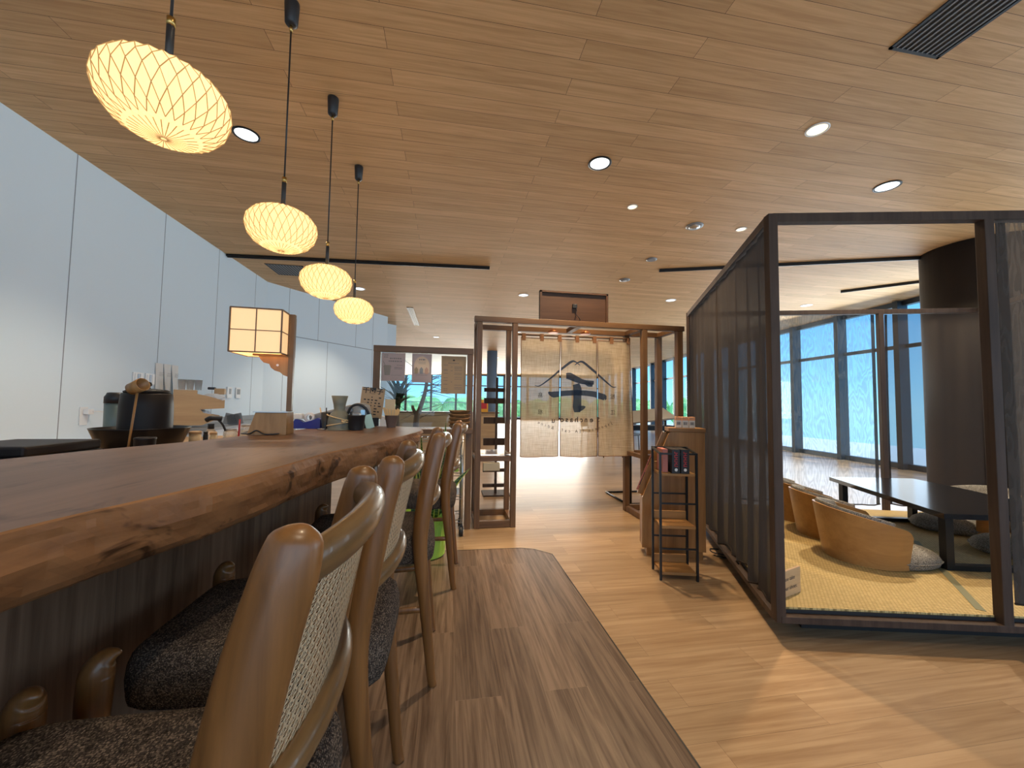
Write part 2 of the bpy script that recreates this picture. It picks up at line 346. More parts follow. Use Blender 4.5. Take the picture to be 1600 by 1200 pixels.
    def grid(s, fn, nu, nv, mi=0, smooth=True):
        vs = [fn(i/nu, j/nv) for j in range(nv+1) for i in range(nu+1)]
        fs = [(j*(nu+1)+i, j*(nu+1)+i+1, (j+1)*(nu+1)+i+1, (j+1)*(nu+1)+i) for j in range(nv) for i in range(nu)]
        return s.add(vs, fs, mi, smooth)
    def build(s, name, material, parent=None, fixn=True):
        me = bpy.data.meshes.new(name); me.from_pydata(s.v, [], s.f)
        mats = material if isinstance(material, (list, tuple)) else [material]
        for q in mats: me.materials.append(q)
        me.polygons.foreach_set('material_index', s.mi); me.polygons.foreach_set('use_smooth', s.sm)
        if fixn:
            bm = bmesh.new(); bm.from_mesh(me); bmesh.ops.recalc_face_normals(bm, faces=bm.faces[:]); bm.to_mesh(me); bm.free()
        me.update(); o = bpy.data.objects.new(name, me); COL.objects.link(o)
        if parent: o.parent = parent
        return o
def tag(o, label=None, cat=None, group=None, kind=None):
    if label: o['label'] = label
    if cat: o['category'] = cat
    if group: o['group'] = group
    if kind: o['kind'] = kind
    return o
def thing(name, label, cat, loc=(0, 0, 0), rz=0, group=None):
    o = bpy.data.objects.new(name, None); COL.objects.link(o); o.location = loc; o.rotation_euler = (0, 0, rz)
    o.empty_display_size = .05
    return tag(o, label, cat, group)
def struct(o): o['kind'] = 'structure'; return o
def copy_tree(o, loc=None, rz=None, label=None, parent=None, lib={}):
    c = o.copy(); COL.objects.link(c)
    if parent: c.parent = parent
    if loc is not None: c.location = loc
    if rz is not None: c.rotation_euler = (0, 0, rz)
    if label: c['label'] = label
    for ch in list(o.children): copy_tree(ch, parent=c)
    return c
def text_verts(body, size, extrude=0.0, spacing=1.0, bold=0.0):
    cu = bpy.data.curves.new('t', 'FONT'); cu.body = body; cu.size = size; cu.extrude = extrude; cu.align_x = 'CENTER'; cu.align_y = 'CENTER'
    cu.space_character = spacing; cu.offset = bold; cu.resolution_u = 3
    o = bpy.data.objects.new('t', cu); COL.objects.link(o)
    bpy.context.view_layer.update(); dg = bpy.context.evaluated_depsgraph_get()
    me = bpy.data.meshes.new_from_object(o.evaluated_get(dg)); vs = [v.co.copy() for v in me.vertices]; fs = [tuple(p.vertices) for p in me.polygons]
    bpy.data.objects.remove(o); bpy.data.curves.remove(cu); bpy.data.meshes.remove(me); return vs, fs

# ------------------------------------------------------------------ the setting
CH = 3.25
WR = [(8.1, -5.0), (8.5, 4.5), (9.46, 13.9), (10.04, 18.1), (11.2, 28.0)]   # foot of the right window wall
m = MB(); m.prism([(-14, -6), (8.1, -6), (8.1, -5), (8.5, 4.5), (9.46, 13.9), (10.04, 18.1), (11.2, 28), (-14, 28)], -.1, 0)
struct(m.build('floor', M['floor']))
m = MB(); m.prism([(-1.2, -5.9), (.815, -5.9), (.815, 2.91), (.70, 3.02), (.60, 3.06), (-1.2, 3.10)], .0002, .003)
struct(m.build('floor', M['floordark']))
m = MB(); m.tube([(.817, -5.9, .002), (.817, 2.91, .002), (.702, 3.022, .002), (.60, 3.063, .002), (-1.0, 3.10, .002)], .0035, 6, sub=1); m.v = [(a, b, min(c, .004)) for a, b, c in m.v]
struct(m.build('trim_1', M['black']))
m = MB(); m.prism([(-14, -4.5), (8.1, -4.5), (8.5, 4.5), (9.46, 13.9), (10.04, 18.1), (11.2, 28), (-14, 28)], CH, CH+.15)
struct(m.build('ceiling', M['ceil']))
# plain ceiling drop past the end of the white wall
m = MB(); m.add([(-1.5, 10.1, CH), (1.0, 15.6, CH), (3.6, 27.9, CH), (-13, 27.9, 2.75), (-13, 10.1, 2.75), (-1.5, 10.1, CH-.005)], [(0, 1, 2, 3, 4)])
struct(m.build('trim_2', M['ceil']))

# white panelled wall on the left, turning towards the far end
def wall_seg(name, a, b, th, z1, seams, hz=None):
    a = Vector((*a, 0)); b = Vector((*b, 0)); d = (b-a).normalized(); nrm = Vector((-d.y, d.x, 0)); L = (b-a).length
    m = MB(); c = (a+b)/2+nrm*th/2; m.box((c.x, c.y, z1/2), (L, th, z1), math.atan2(d.y, d.x)); o = struct(m.build(name, M['wall']))
    s = MB(); rz = math.atan2(d.y, d.x)
    for t, z0, zt in seams:
        p = a+d*t; s.box((p.x, p.y, (z0+zt)/2), (.006, .004, zt-z0), rz)
    for t0, t1, z in (hz or []):
        p = a+d*(t0+t1)/2; s.box((p.x, p.y, z), (t1-t0, .004, .012), rz)
    q = s.build('panel_joint', M['seam'], o); return o
# along the wall: seams every ~1.06 m
wl = wall_seg('wall_left', (-3.2, -4.5), (-3.2, 7.36), .12, CH, [(4.5+y, 0, CH) for y in (-2.5, -1.45, -.4, .66, 1.72, 2.75, 3.80, 4.86, 5.90, 6.95)])
wd = wall_seg('wall_left_far', (-3.2, 7.36), (-1.5, 9.8), .14, CH, [(.42, 2.36, CH), (.35, 0, 2.36), (1.05, 2.36, CH), (1.28, 0, 2.36), (2.0, 2.36, CH), (2.50, 0, CH)], [(.35, 2.50, 2.36)])
m = MB(); m.box((-1.9, 10.35, CH/2), (.10, 1.3, CH), -.75); struct(m.build('wall_end', M['wall']))
m = MB(); m.bb(-3.2, -3.13, -.5, 6.2, .745, .765); struct(m.build('baseboard_left', M['white']))

def ptline(pl, y):
    for (x0, y0), (x1, y1) in zip(pl, pl[1:]):
        if y0 <= y <= y1: t = (y-y0)/(y1-y0); return x0+(x1-x0)*t
    return pl[-1][0]
def right_windows():
    root = thing('window_1', None, None); struct(root)
    m = MB()
    for (x0, y0), (x1, y1) in zip(WR, WR[1:]): m.bar((x0+.12, y0, CH/2), (x1+.12, y1, CH/2), .012, CH-.1)
    m.build('pane', M['glass'], root)
    m = MB()
    for (x0, y0), (x1, y1) in zip(WR, WR[1:]):
        m.bar((x0+.05, y0, CH-.05), (x1+.05, y1, CH-.05), .12, .10); m.bar((x0+.05, y0, .05), (x1+.05, y1, .05), .12, .10)
    m.build('window_frame', M['mullion'], root)
    m = MB()
    for (x0, y0), (x1, y1) in zip(WR, WR[1:]): m.bar((x0+.06, y0, 2.36), (x1+.06, y1, 2.36), .08, .07)
    m.build('transom', M['mullion'], root)
    y = 3.5
    while y < 27.5:
        x = ptline(WR, y); m = MB(); m.bb(x-.14, x+.10, y-.045, y+.045, .0, CH-.02); m.build('mullion', M['mullion'], root); y += 1.27
right_windows()
def far_windows():
    root = struct(thing('window_2', None, None)); Y0 = 27.9
    m = MB(); m.bb(-14, 11.2, Y0+.06, Y0+.08, 0, CH); m.build('pane', M['glass'], root)
    m = MB(); m.bb(-14, 11.2, Y0, Y0+.15, CH-.12, CH); m.bb(-14, 11.2, Y0, Y0+.15, 0, .12); m.build('window_frame', M['mullion'], root)
    m = MB(); m.bb(-14, 11.2, Y0, Y0+.12, 2.36, 2.44); m.build('transom', M['mullion'], root)
    x = -13.4
    while x < 11:
        m = MB(); m.bb(x-.07, x+.07, Y0-.1, Y0+.15, 0, CH); m.build('mullion', M['mullion'], root); x += 1.75
far_windows()
m = MB(); m.lathe([(.21, 0), (.21, CH)], (1.75, 15.4, 0), 28)
tag(m.build('column', M['greyblue']), 'slim blue-grey round column in the hall behind the gate', 'column')
m = MB(); m.lathe([(.54, 0), (.54, CH)], (6.78, 3.84, 0), 48)
tag(m.build('column', M['column']), 'thick dark brown round column behind the tatami room', 'column')
# outside
m = MB(); m.bb(-40, 15.5, -30, 38, -.35, -.15); tag(m.build('terrace', M['deck']), 'pale terrace outside the window walls', 'terrace', kind='structure')
def trees():
    random.seed(3)
    m = MB()
    for i in range(46):
        x = -18+i*.95+random.uniform(-.5, .5); y = 36+random.uniform(-1.5, 2); r = random.uniform(.9, 1.3); z = random.uniform(.1, .8)
        bm = bmesh.new(); bmesh.ops.create_icosphere(bm, subdivisions=3, radius=r)
        for v in bm.verts: v.co *= 1+random.uniform(-.13, .13)
        bm.verts.index_update(); m.add([v.co+Vector((x, y, z)) for v in bm.verts], [[v.index for v in f.verts] for f in bm.faces]); bm.free()
    mm = mat('leaves_outside', (.10, .33, .06), .7)
    ns = nd(mm, 'ShaderNodeTexNoise', Scale=6.0, Detail=4.0); r = ramp(mm, [(.35, (.14, .42, .12)), (.65, (.50, .85, .35))]); lk(mm, ns.outputs['Fac'], r.inputs[0]); lk(mm, r.outputs[0], bsdf(mm).inputs['Base Color'])
    tag(m.build('foliage', mm), 'bank of bright green trees outside beyond the far windows', 'trees', kind='stuff')
trees()
m = MB(); m.bb(-14, 14, 31.0, 31.06, 1.15, 1.21); m.bb(-14, 14, 31.0, 31.06, .02, .07)
for i in range(200): m.bb(-14+i*.14, -13.975+i*.14, 31.01, 31.04, .05, 1.16)
tag(m.build('railing', M['steel']), 'pale metal railing on the terrace in front of the green trees', 'railing')

# ------------------------------------------------------------------ ceiling fittings
def downlight(x, y, r, lens, name, label, group=None, energy=0, col=(1, .8, .55), ringmat='blackmetal', spot=1.9):
    t = thing(name, label, 'ceiling light', (x, y, CH), 0, group)
    m = MB(); m.lathe([(r*1.17, 0), (r*1.17, -.006), (r, -.008), (r*.95, -.001)], n=32); m.build('trim_ring', M[ringmat], t)
    m = MB(); m.lathe([(r*.96, -.002), (r*.96, -.004)], n=32); m.build('lens', M[lens], t)
    if energy:
        ld = bpy.data.lights.new('spot', 'SPOT'); ld.energy = energy; ld.color = col; ld.spot_size = spot; ld.spot_blend = .6; ld.shadow_soft_size = .05
        o = bpy.data.objects.new('lamp', ld); COL.objects.link(o); o.location = (x, y, CH-.03)
    return t
G1 = None
downlight(-1.618, 3.252, .082, 'lens', 'downlight', 'large white downlight beside the biggest pleated lamp shade', None, 110, (1, .86, .68))
downlight(1.262, 3.076, .085, 'lens', 'downlight', 'large white downlight nearest the ceiling centre, above the gate', None, 190, (1, .74, .46), spot=1.6)
downlight(4.053, 2.899, .088, 'lens', 'downlight', 'large white downlight just above the tatami room beam', None, 200, (1, .86, .66), spot=1.7)
downlight(2.709, 2.383, .066, 'lenswarm', 'downlight', 'warm yellow downlight nearest the big black air grille', None, 170, (1, .72, .42), 'white', 1.6)
downlight(1.887, 3.708, .045, 'lenswarm', 'downlight', 'small warm downlight between large downlight and ceiling speaker', None, 130, (1, .70, .40), 'white', 1.5)
downlight(3.385, 3.943, .05, 'lenswarm', 'downlight', 'small warm downlight right of the ceiling speaker', None, 0, (1, .75, .45), 'white')
downlight(5.396, 3.304, .066, 'lenswarm', 'downlight', 'warm downlight seen inside the tatami room, above the column', None, 90, (1, .78, .5), 'white')
downlight(7.234, 6.696, .09, 'lens', 'downlight', 'white downlight seen through the tatami room, below the long track', None, 60, (1, .9, .8), 'white')
downlight(4.344, 6.935, .085, 'lens', 'downlight', 'white downlight between the gate and the dark curtains', None, 90, (1, .85, .65), 'white')
downlight(1.408, 7.207, .085, 'lens', 'downlight', 'white downlight left of the board on the gate', None, 110, (1, .85, .65), 'white')
downlight(-1.661, 7.445, .085, 'lens', 'downlight', 'white downlight right of the third hanging lamp', None, 110, (1, .85, .65), 'white')
for i, (x, y) in enumerate(((2.0, 11.0), (-.4, 12.5), (3.6, 14.0), (2.2, 17.5), (-2.5, 17))):
    downlight(x, y, .09, 'lens', 'downlight', 'small distant downlight in the hall ceiling, %s' % ('nearest of those seen through the left gate bay', 'left one seen over the poster screen', 'behind the noren, nearest', 'behind the noren, farthest', 'farthest one seen over the poster screen')[i], 'distant downlights beyond the gate', 90, (1, .88, .72), 'white', 2.2)
downlight(.45, -.35, .085, 'lens', 'downlight', 'unseen downlight added as fill above the aisle behind the stools', None, 60, (1, .84, .62), spot=2.3)  # out-of-view fitting added to lift the light on the stools
downlight(.2, 1.0, .085, 'lens', 'downlight', 'unseen downlight added as fill above the stools', None, 35, (1, .82, .56), spot=2.0)  # second added fitting, also out of view, warm fill over the seats
# disc devices
t = thing('ceiling_speaker', 'round grey ceiling speaker with a stepped silver centre', 'ceiling speaker', (2.80, 3.976, CH))
m = MB(); m.lathe([(.095, 0), (.095, -.008), (.07, -.012)], n=32); m.build('rim', M['grey'], t)
m = MB(); m.lathe([(.068, -.010), (.055, -.024), (.03, -.026), (.02, -.035)], n=24); m.build('grille', M['steel'], t)
m = MB(); m.lathe([(.075, 0), (.075, -.01), (.055, -.018)], (2.85, 5.023, CH), 28); tag(m.build('ceiling_sensor', M['grey']), 'plain dark disc sensor on the ceiling left of the short track end', 'sensor')
t = thing('smoke_detector', 'dark round detector with a pale centre above the board on the gate', 'smoke detector', (2.887, 5.949, CH))
m = MB(); m.lathe([(.085, 0), (.085, -.012), (.05, -.02)], n=28); m.build('base', M['grey'], t)
m = MB(); m.lathe([(.035, -.018), (.03, -.032)], n=20); m.build('sensor_head', M['white'], t)
def track(a, b, label, w=.045):
    m = MB(); m.bar((*a, CH-.0165), (*b, CH-.0165), w, .03); m.bar((*a, CH-.037), (*b, CH-.037), w*.3, .012); tag(m.build('lighting_track', M['blackmetal']), label, 'lighting track')
track((-3.19, 6.08), (.596, 5.81), 'long black lighting track starting at the white wall above the pendants', .07)
track((3.182, 5.384), (6.377, 4.2), 'black lighting track running behind the tatami room towards the dark column', .05)
track((6.9, 5.72), (7.62, 4.95), 'short dark slot track near the right window wall', .05)
def grille(c, sx, sy, label, n, rz=0, mt='black'):
    t = thing('air_grille', label, 'air vent', (c[0], c[1], CH), rz)
    m = MB(); b = .018
    m.bb(-sx/2, sx/2, -sy/2, -sy/2+b, -.008, 0); m.bb(-sx/2, sx/2, sy/2-b, sy/2, -.008, 0); m.bb(-sx/2, -sx/2+b, -sy/2, sy/2, -.008, 0); m.bb(sx/2-b, sx/2, -sy/2, sy/2, -.008, 0)
    m.build('frame', M['mullion'], t)
    m = MB(); m.bb(-sx/2+b, sx/2-b, -sy/2+b, sy/2-b, -.003, -.001); m.build('backing', M['black'], t)
    m = MB()
    for i in range(n):
        x = -sx/2+b+(i+.5)*(sx-2*b)/n; m.bb(x-.0035, x+.0035, -sy/2+b, sy/2-b, -.009, -.003)
    m.build('slats', M['grey'], t)
grille((2.67, .95), .355, 1.6, 'large black slatted air grille in the ceiling near the camera', 9)
grille((-2.55, 6.62), .55, .52, 'square black air grille in the ceiling behind the track', 12)
grille((-.87, 9.7), .14, 2.0, 'narrow silver slotted diffuser near the end of the white wall', 3)

# ------------------------------------------------------------------ pleated pendants
def pleat_shade():
    N = 29
    Rx, Rt, Rb = .158, .096, .124
    vs = []; fs = []
    rows = []
    angs = [82, 60, 37, 15, -5, -25, -44, -60, -74, -83, -88.5]
    for i, a in enumerate(angs):
        t = math.radians(a); r = Rx*math.cos(t)**.86; z = (Rt if a > 0 else Rb)*math.sin(t)
        row = []
        for j in range(2*N):
            ph = 2*PI*j/(2*N); s = 1 if (i+j) % 2 == 0 else -1
            amp = .0060*min(1, r/.10)
            if i >= 8: s = 1 if j % 2 == 0 else -1
            rr = r+s*amp; row.append(len(vs)); vs.append((rr*math.cos(ph), rr*math.sin(ph), z+(s*amp*.6 if i >= 7 else 0)))
        rows.append(row)
    n = 2*N
    for i in range(len(angs)-1):
        for j in range(n):
            a, b, c, d = rows[i][j], rows[i][(j+1) % n], rows[i+1][(j+1) % n], rows[i+1][j]
            if i >= 8: fs.append((a, b, c, d)); continue
            # fold along the ridge joining the two outer points
            if (i+j) % 2 == 0: fs += [(a, b, c), (a, c, d)]
            else: fs += [(a, b, d), (b, c, d)]
    me = bpy.data.meshes.new('lamp_shade'); me.from_pydata(vs, [], fs); me.materials.append(M['pleat']); me.materials.append(M['crease'])
    bm = bmesh.new(); bm.from_mesh(me); bmesh.ops.recalc_face_normals(bm, faces=bm.faces[:])
    # the fold lines that outline each diamond facet
    segs = []
    for i in range(len(angs)-1):
        for j in range(n):
            if i >= 7:
                if j % 2 == 0: segs.append((Vector(vs[rows[i][j]]), Vector(vs[rows[i+1][j]])))
            elif (i+j) % 2 == 0: segs += [(Vector(vs[rows[i][j]]), Vector(vs[rows[i+1][(j+1) % n]])), (Vector(vs[rows[i][j]]), Vector(vs[rows[i+1][(j-1) % n]]))]
    bm.to_mesh(me); bm.free()
    return me, segs
SHADE, FOLDS = pleat_shade()
def pendant(x, y, zc, label, energy=1.0):
    t = thing('pendant_lamp', label, 'pendant lamp', (x, y, CH), 0, None); h = zc-CH
    m = MB(); m.lathe([(.030, 0), (.036, -.004), (.036, -.02), (.031, -.118), (.020, -.13), (.006, -.132)], n=24); m.build('canopy', M['black'], t)
    m = MB(); m.tube([(0, 0, -.12), (0, 0, h+.25)], .0042, 8, sub=1); m.build('cord', M['black'], t)
    m = MB(); m.lathe([(.008, -.126), (.008, -.165)], n=12); m.build('cord_grip', M['brass'], t)
    m = MB(); m.lathe([(.0105, h+.085), (.0105, h+.245), (.007, h+.25)], n=16); st = m.build('stem', M['black'], t)
    m = MB(); m.lathe([(.0115, h+.235), (.0115, h+.262), (.006, h+.264)], n=16); m.build('collar', M['brass'], t)
    o = bpy.data.objects.new('lamp_shade', SHADE); COL.objects.link(o); o.parent = t; o.location = (0, 0, h)
    m = MB()
    for a, b in FOLDS: m.tube([a, b], .0013, 4, sub=1, caps=False)
    q = m.build('fold', M['crease'], o, fixn=False)
    ld = bpy.data.lights.new('bulb', 'POINT'); ld.energy = energy; ld.color = (1, .70, .36); ld.shadow_soft_size = .045
    l = bpy.data.objects.new('bulb_light', ld); COL.objects.link(l); l.location = (x, y, zc)
    return t
PX = -.85
pendant(-.868, 1.29, 2.062, 'pleated round pendant lamp, nearest and largest, top left')
pendant(-.855, 2.096, 2.035, 'pleated round pendant lamp, second from the camera')
pendant(-.827, 2.736, 1.965, 'pleated round pendant lamp, third from the camera')
pendant(-.827, 3.52, 1.955, 'pleated round pendant lamp, farthest and smallest')

# ------------------------------------------------------------------ bar counter
FRONT = [(-.70, -1.6), (-.66, -.8), (-.60, .2), (-.548, .588), (-.510, .73), (-.476, .84), (-.439, .99), (-.413, 1.154), (-.385, 1.36), (-.318, 1.57), (-.262, 1.80), (-.195, 2.12), (-.147, 2.414)]
BACK = [(-.19, 2.60), (-.33, 2.76), (-.56, 2.74), (-.80, 2.60), (-.862, 2.39), (-.915, 2.15), (-.965, 1.935), (-1.014, 1.734), (-1.125, 1.467), (-1.185, 1.257), (-1.33, .75), (-1.47, .26), (-1.7, -.6), (-1.9, -1.6)]
def resample(pl, step):
    P = [Vector((*p, 0)) for p in pl]; out = []
    for i in range(len(P)-1):
        p0 = P[max(i-1, 0)]; p1 = P[i]; p2 = P[i+1]; p3 = P[min(i+2, len(P)-1)]; n = max(2, int((p2-p1).length/step))
        for k in range(n):
            t = k/n; out.append(.5*((2*p1)+(p2-p0)*t+(2*p0-5*p1+4*p2-p3)*t*t+(3*p1-p0-3*p2+p3)*t**3))
    out.append(P[-1]); return out
def counter():
    random.seed(11)
    root = thing('bar_counter', 'long live-edge wooden bar counter with dark panelled front, left', 'bar counter')
    f = resample(FRONT, .014); b = resample(BACK, .06); loop = f+b; n = len(loop); cen = Vector((-.8, .9, 0))
    nrm = []
    for i in range(n):
        d = (loop[(i+1) % n]-loop[i-1]); d.z = 0
        if i in (0, n-1): d = loop[1]-loop[0] if i == 0 else loop[-1]-loop[-2]
        d.normalize(); nrm.append(Vector((d.y, -d.x, 0)))
    top = .98
    rings = []; vs = []
    nf = len(f)
    from mathutils import noise as N
    prof = [(0.0, .0), (.004, -.003), (.006, -.012), (.008, -.024), (.009, -.038), (.009, -.052), (.007, -.066), (.004, -.079), (0, -.091), (-.006, -.101), (-.012, -.107), (-.05, -.109)]
    for k, (o, z) in enumerate(prof):
        ring = []
        for i, p in enumerate(loop):
            live = i < nf+6
            w = (N.noise(Vector((p.x*5, p.y*5, k*.22)))*.008+N.noise(Vector((p.x*19, p.y*19, k*.5)))*.004+N.noise(Vector((p.x*60, p.y*60, k*.9)))*.0016)*min(1, k/3) if live and 0 < k < 11 else 0
            # the slab thins towards its far tip
            tk = 1-.42*max(0, min(1, (p.y-1.7)/.8))
            oo = (o if live else 0)+w
            if k == len(prof)-1: oo = -.05
            zz = z*tk if z < 0 else 0
            q = p+nrm[i]*oo
            if k == 0: q = p
            if live and p.y > 1.5 and k in (4, 5, 6, 7, 8, 9): q += nrm[i]*N.noise(Vector((p.x*6+9, p.y*6, 0)))*.022
            ring.append(len(vs)); vs.append((q.x, q.y, top+zz))
        rings.append(ring)
    m = MB()
    side = [(rings[k][i], rings[k][(i+1) % n], rings[k+1][(i+1) % n], rings[k+1][i]) for k in range(len(prof)-1) for i in range(n)]
    m.add(vs, side, 1, False)
    m.f.append(tuple(rings[0])); m.mi.append(0); m.sm.append(False)
    m.f.append(tuple(reversed(rings[-1]))); m.mi.append(1); m.sm.append(False)
    m.build('worktop', [M['slab'], M['liveedge']], root)
    # panelled front, standing back under the slab
    m = MB(); a = Vector((-.96, -1.5, 0)); e = Vector((-.68, 2.50, 0)); d = (e-a).normalized(); nn = Vector((-d.y, d.x, 0)); L = (e-a).length
    c = (a+e)/2+nn*.06; m.box((c.x, c.y, .4435), (L, .12, .883), math.atan2(d.y, d.x)); q = m.build('front_panel', M['fascia'], root)
    m = MB(); m.bb(-.98, -.70, 2.52, 2.56, .002, .86); m.build('end_panel', M['fascia'], root)
counter()
# staff side worktops behind the counter
t = thing('staff_worktop', 'pale wooden worktop fixed along the white wall', 'worktop', (-2.75, 2.8, 0))
m = MB(); m.bb(-.38, .44, -3.3, 1.9, .715, .742); m.build('top', M['panelwood'], t)
m = MB(); m.bb(-.36, .40, -3.28, 1.88, .002, .714); m.build('base_cabinet', M['fascia'], t)
t = thing('service_table', 'narrow service table behind the counter slab', 'table', (-1.72, 2.2, 0))
m = MB(); m.bb(-.27, .38, -.9, 1.6, .80, .83); m.build('top', M['panelwood'], t)
for sx in (-1, 1):
    for yy in (-.85, 1.55):
        m = MB(); m.bb(sx*.24-.02, sx*.24+.02, yy-.02, yy+.02, 0, .80); m.build('leg', M['fascia'], t)

# ------------------------------------------------------------------ bar stools
def make_stool():
    root = thing('bar_stool', 'bar stool', 'bar stool')
    # local x points to the aisle (the back of the stool)
    def post(s):
        m = MB()
        pts = [(.272, s*.19, 0), (.262, s*.193, .05), (.235, s*.201, .30), (.212, s*.207, .50), (.208, s*.211, .62), (.222, s*.209, .74), (.246, s*.199, .88), (.268, s*.190, .972), (.275, s*.187, 1.005), (.277, s*.186, 1.016), (.2775, s*.186, 1.020)]
        rr = [.0145, .0155, .0195, .0245, .0275, .0300, .0300, .0285, .0240, .014, .003]
        m.tube(pts, rr, 18, sub=5, ref=(1, 0, 0), flat=(1.12, .86)); return m.build('leg', M['stool'], root)
    post(-1); post(1)
    for s in (-1, 1):
        m = MB()
        m.tube([(-.296, s*.224, 0), (-.293, s*.224, .05), (-.284, s*.223, .32), (-.277, s*.222, .56), (-.275, s*.221, .604), (-.266, s*.217, .624), (-.254, s*.212, .631), (-.243, s*.209, .6315)], [.0145, .0165, .023, .029, .028, .023, .013, .002], 16, sub=5, ref=(1, 0, 0), flat=(1.0, .9))
        m.build('leg', M['stool'], root)
    for s in (-1, 1):
        m = MB(); m.tube([(-.284, s*.222, .305), (0, s*.198, .308), (.232, s*.2, .31)], .0105, 12, sub=4, ref=(0, 0, 1), flat=(1.25, .8)); m.build('stretcher', M['stool'], root)
    m = MB(); m.tube([(-.292, -.212, .22), (-.292, .212, .22)], .013, 12, sub=1, ref=(0, 0, 1), flat=(1.25, .8)); m.build('footrest', M['stool'], root)
    # bowed rails between the posts: parabola in plan
    def rail(z, x0, bow, rr, w, flat, name, lean):
        m = MB(); pts = []
        for k in range(13):
            t = k/6-1; y = t*w; bx_ = x0+bow*(1-abs(t)**2.3); pts.append((bx_, y, z+.010*(1-t*t)))
        rad = [rr*(.80+.20*(1-abs(k/6-1)**2)) for k in range(13)]
        m.tube(pts, rad, 18, sub=4, ref=(-lean, 0, 1), flat=flat); return m.build(name, M['rail'], root)
    rail(.968, .268, .048, .0285, .190, (1.0, .72), 'top_rail', -.22)
    rail(.725, .222, .050, .024, .209, (1.0, .78), 'lower_rail', -.22)
    # cane panel stretched between the rails and posts
    def S(u, v):   # u -1..1 across, v 0..1 up
        x0 = .225+(.268-.225)*v; y = u*(.196-.014*v); return Vector((x0+.043*(1-abs(u)**2.3), y, .745+.200*v+.008*(1-u*u)))
    W, Hh = .40, .205; pit = .0133; m = MB()
    def ribbon(a, b, w, off, nseg=16):
        vs = []
        for k in range(nseg+1):
            t = k/nseg; u = a[0]+(b[0]-a[0])*t; v = a[1]+(b[1]-a[1])*t
            du, dv = (b[0]-a[0])*W/2, (b[1]-a[1])*Hh; L = math.hypot(du, dv); pu, pv = -dv/L, du/L
            for sgn in (-1, 1):
                q = S(u+sgn*w/2*pu/(W/2), v+sgn*w/2*pv/Hh); q.x += off; vs.append(q)
        m.add(vs, [(2*k, 2*k+1, 2*k+3, 2*k+2) for k in range(nseg)], 0, True)
    i = -int(W/2/pit)
    while i*pit <= W/2:
        u = i*pit/(W/2)
        for d in (-.0016, .0016):
            if abs(u+d/(W/2)) < 1: ribbon((u+d/(W/2), 0), (u+d/(W/2), 1), .0019, .0006, 4)
        i += 1
    j = 0
    while j*pit <= Hh:
        v = j*pit/Hh
        for d in (-.0016, .0016):
            if 0 <= v+d/Hh <= 1: ribbon((-1, v+d/Hh), (1, v+d/Hh), .0019, -.0006, 24)
        j += 1
    for sg in (-1, 1):
        for i in range(-32, 33):
            # diagonal: x = i*pit + sg*y
            c = (i+.5)*pit; t0, t1 = 0.0, Hh
            lo, hi = -W/2, W/2
            def xat(t): return c+sg*(t-Hh/2)
            ts = [t for t in [0+Hh*k/40 for k in range(41)] if lo <= xat(t) <= hi]
            if len(ts) < 3: continue
            ribbon((xat(ts[0])/(W/2), ts[0]/Hh), (xat(ts[-1])/(W/2), ts[-1]/Hh), .0024, .0013*sg, 12)
    m.build('cane_panel', M['cane'], root, fixn=False)
    # rim that clamps the cane
    m = MB()
    for v in (0.02, .98): m.tube([S(-1+2*k/16, v)-Vector((.003, 0, 0)) for k in range(17)], .004, 8, sub=1)
    m.build('cane_beading', M['rail'], root)
    # upholstered seat: rounded, thick, domed, edge rolling down over the frame
    m = MB(); nu, nv = 56, 14; vs = []; fs = []
    def outline(a):
        e = 6.5; c, s_ = math.cos(a), math.sin(a)
        r = (abs(c)**e+abs(s_)**e)**(-1/e); return r*c, r*s_
    rings = []
    prof = [(0, 1.0), (.35, .995), (.62, .98), (.82, .95), (.92, .89), (.975, .78), (1.0, .60), (1.01, .35), (1.0, .14), (.985, .02), (.95, -.02)]
    for q, h in prof:
        r_ = []
        for k in range(nu):
            x, y = outline(2*PI*k/nu); xx = x*q*.262; yy = y*q*.197
            dip = -.012*math.exp(-((x*q)**2+(y*q)**2)*1.5)
            r_.append(len(vs)); vs.append((xx-.018+(.022 if x > 0 else 0)*abs(x)*q, yy, .492+h*.126+dip*(1 if h > .5 else 0)+.006*(-x*q)))
        rings.append(r_)
    for i in range(1, len(rings)-1):
        for k in range(nu): fs.append((rings[i][k], rings[i][(k+1) % nu], rings[i+1][(k+1) % nu], rings[i+1][k]))
    for k in range(nu): fs.append((rings[0][0], rings[1][k], rings[1][(k+1) % nu]))
    m.add(vs, fs, 0, True); m.f.append(tuple(rings[-1])); m.mi.append(0); m.sm.append(False)
    m.build('seat', M['fabric'], root)
    return root
st = make_stool()
STOOLS = [((-.430, .610), .03, 'nearest bar stool, its thick back post large at the bottom left'),
          ((-.398, 1.135), .0, 'second bar stool from the camera, at the counter'),
          ((-.312, 1.825), .04, 'third bar stool, under the narrow counter tip'),
          ((-.195, 2.655), -.06, 'farthest bar stool, in front of the snake plant')]
for i, ((x, y), r, lb) in enumerate(STOOLS):
    if i == 0: st.location = (x, y, .003); st.rotation_euler = (0, 0, r); st['label'] = lb; o = st
    else: o = copy_tree(st, (x, y, .003), r, lb)
    o['group'] = 'bar stools along the counter'

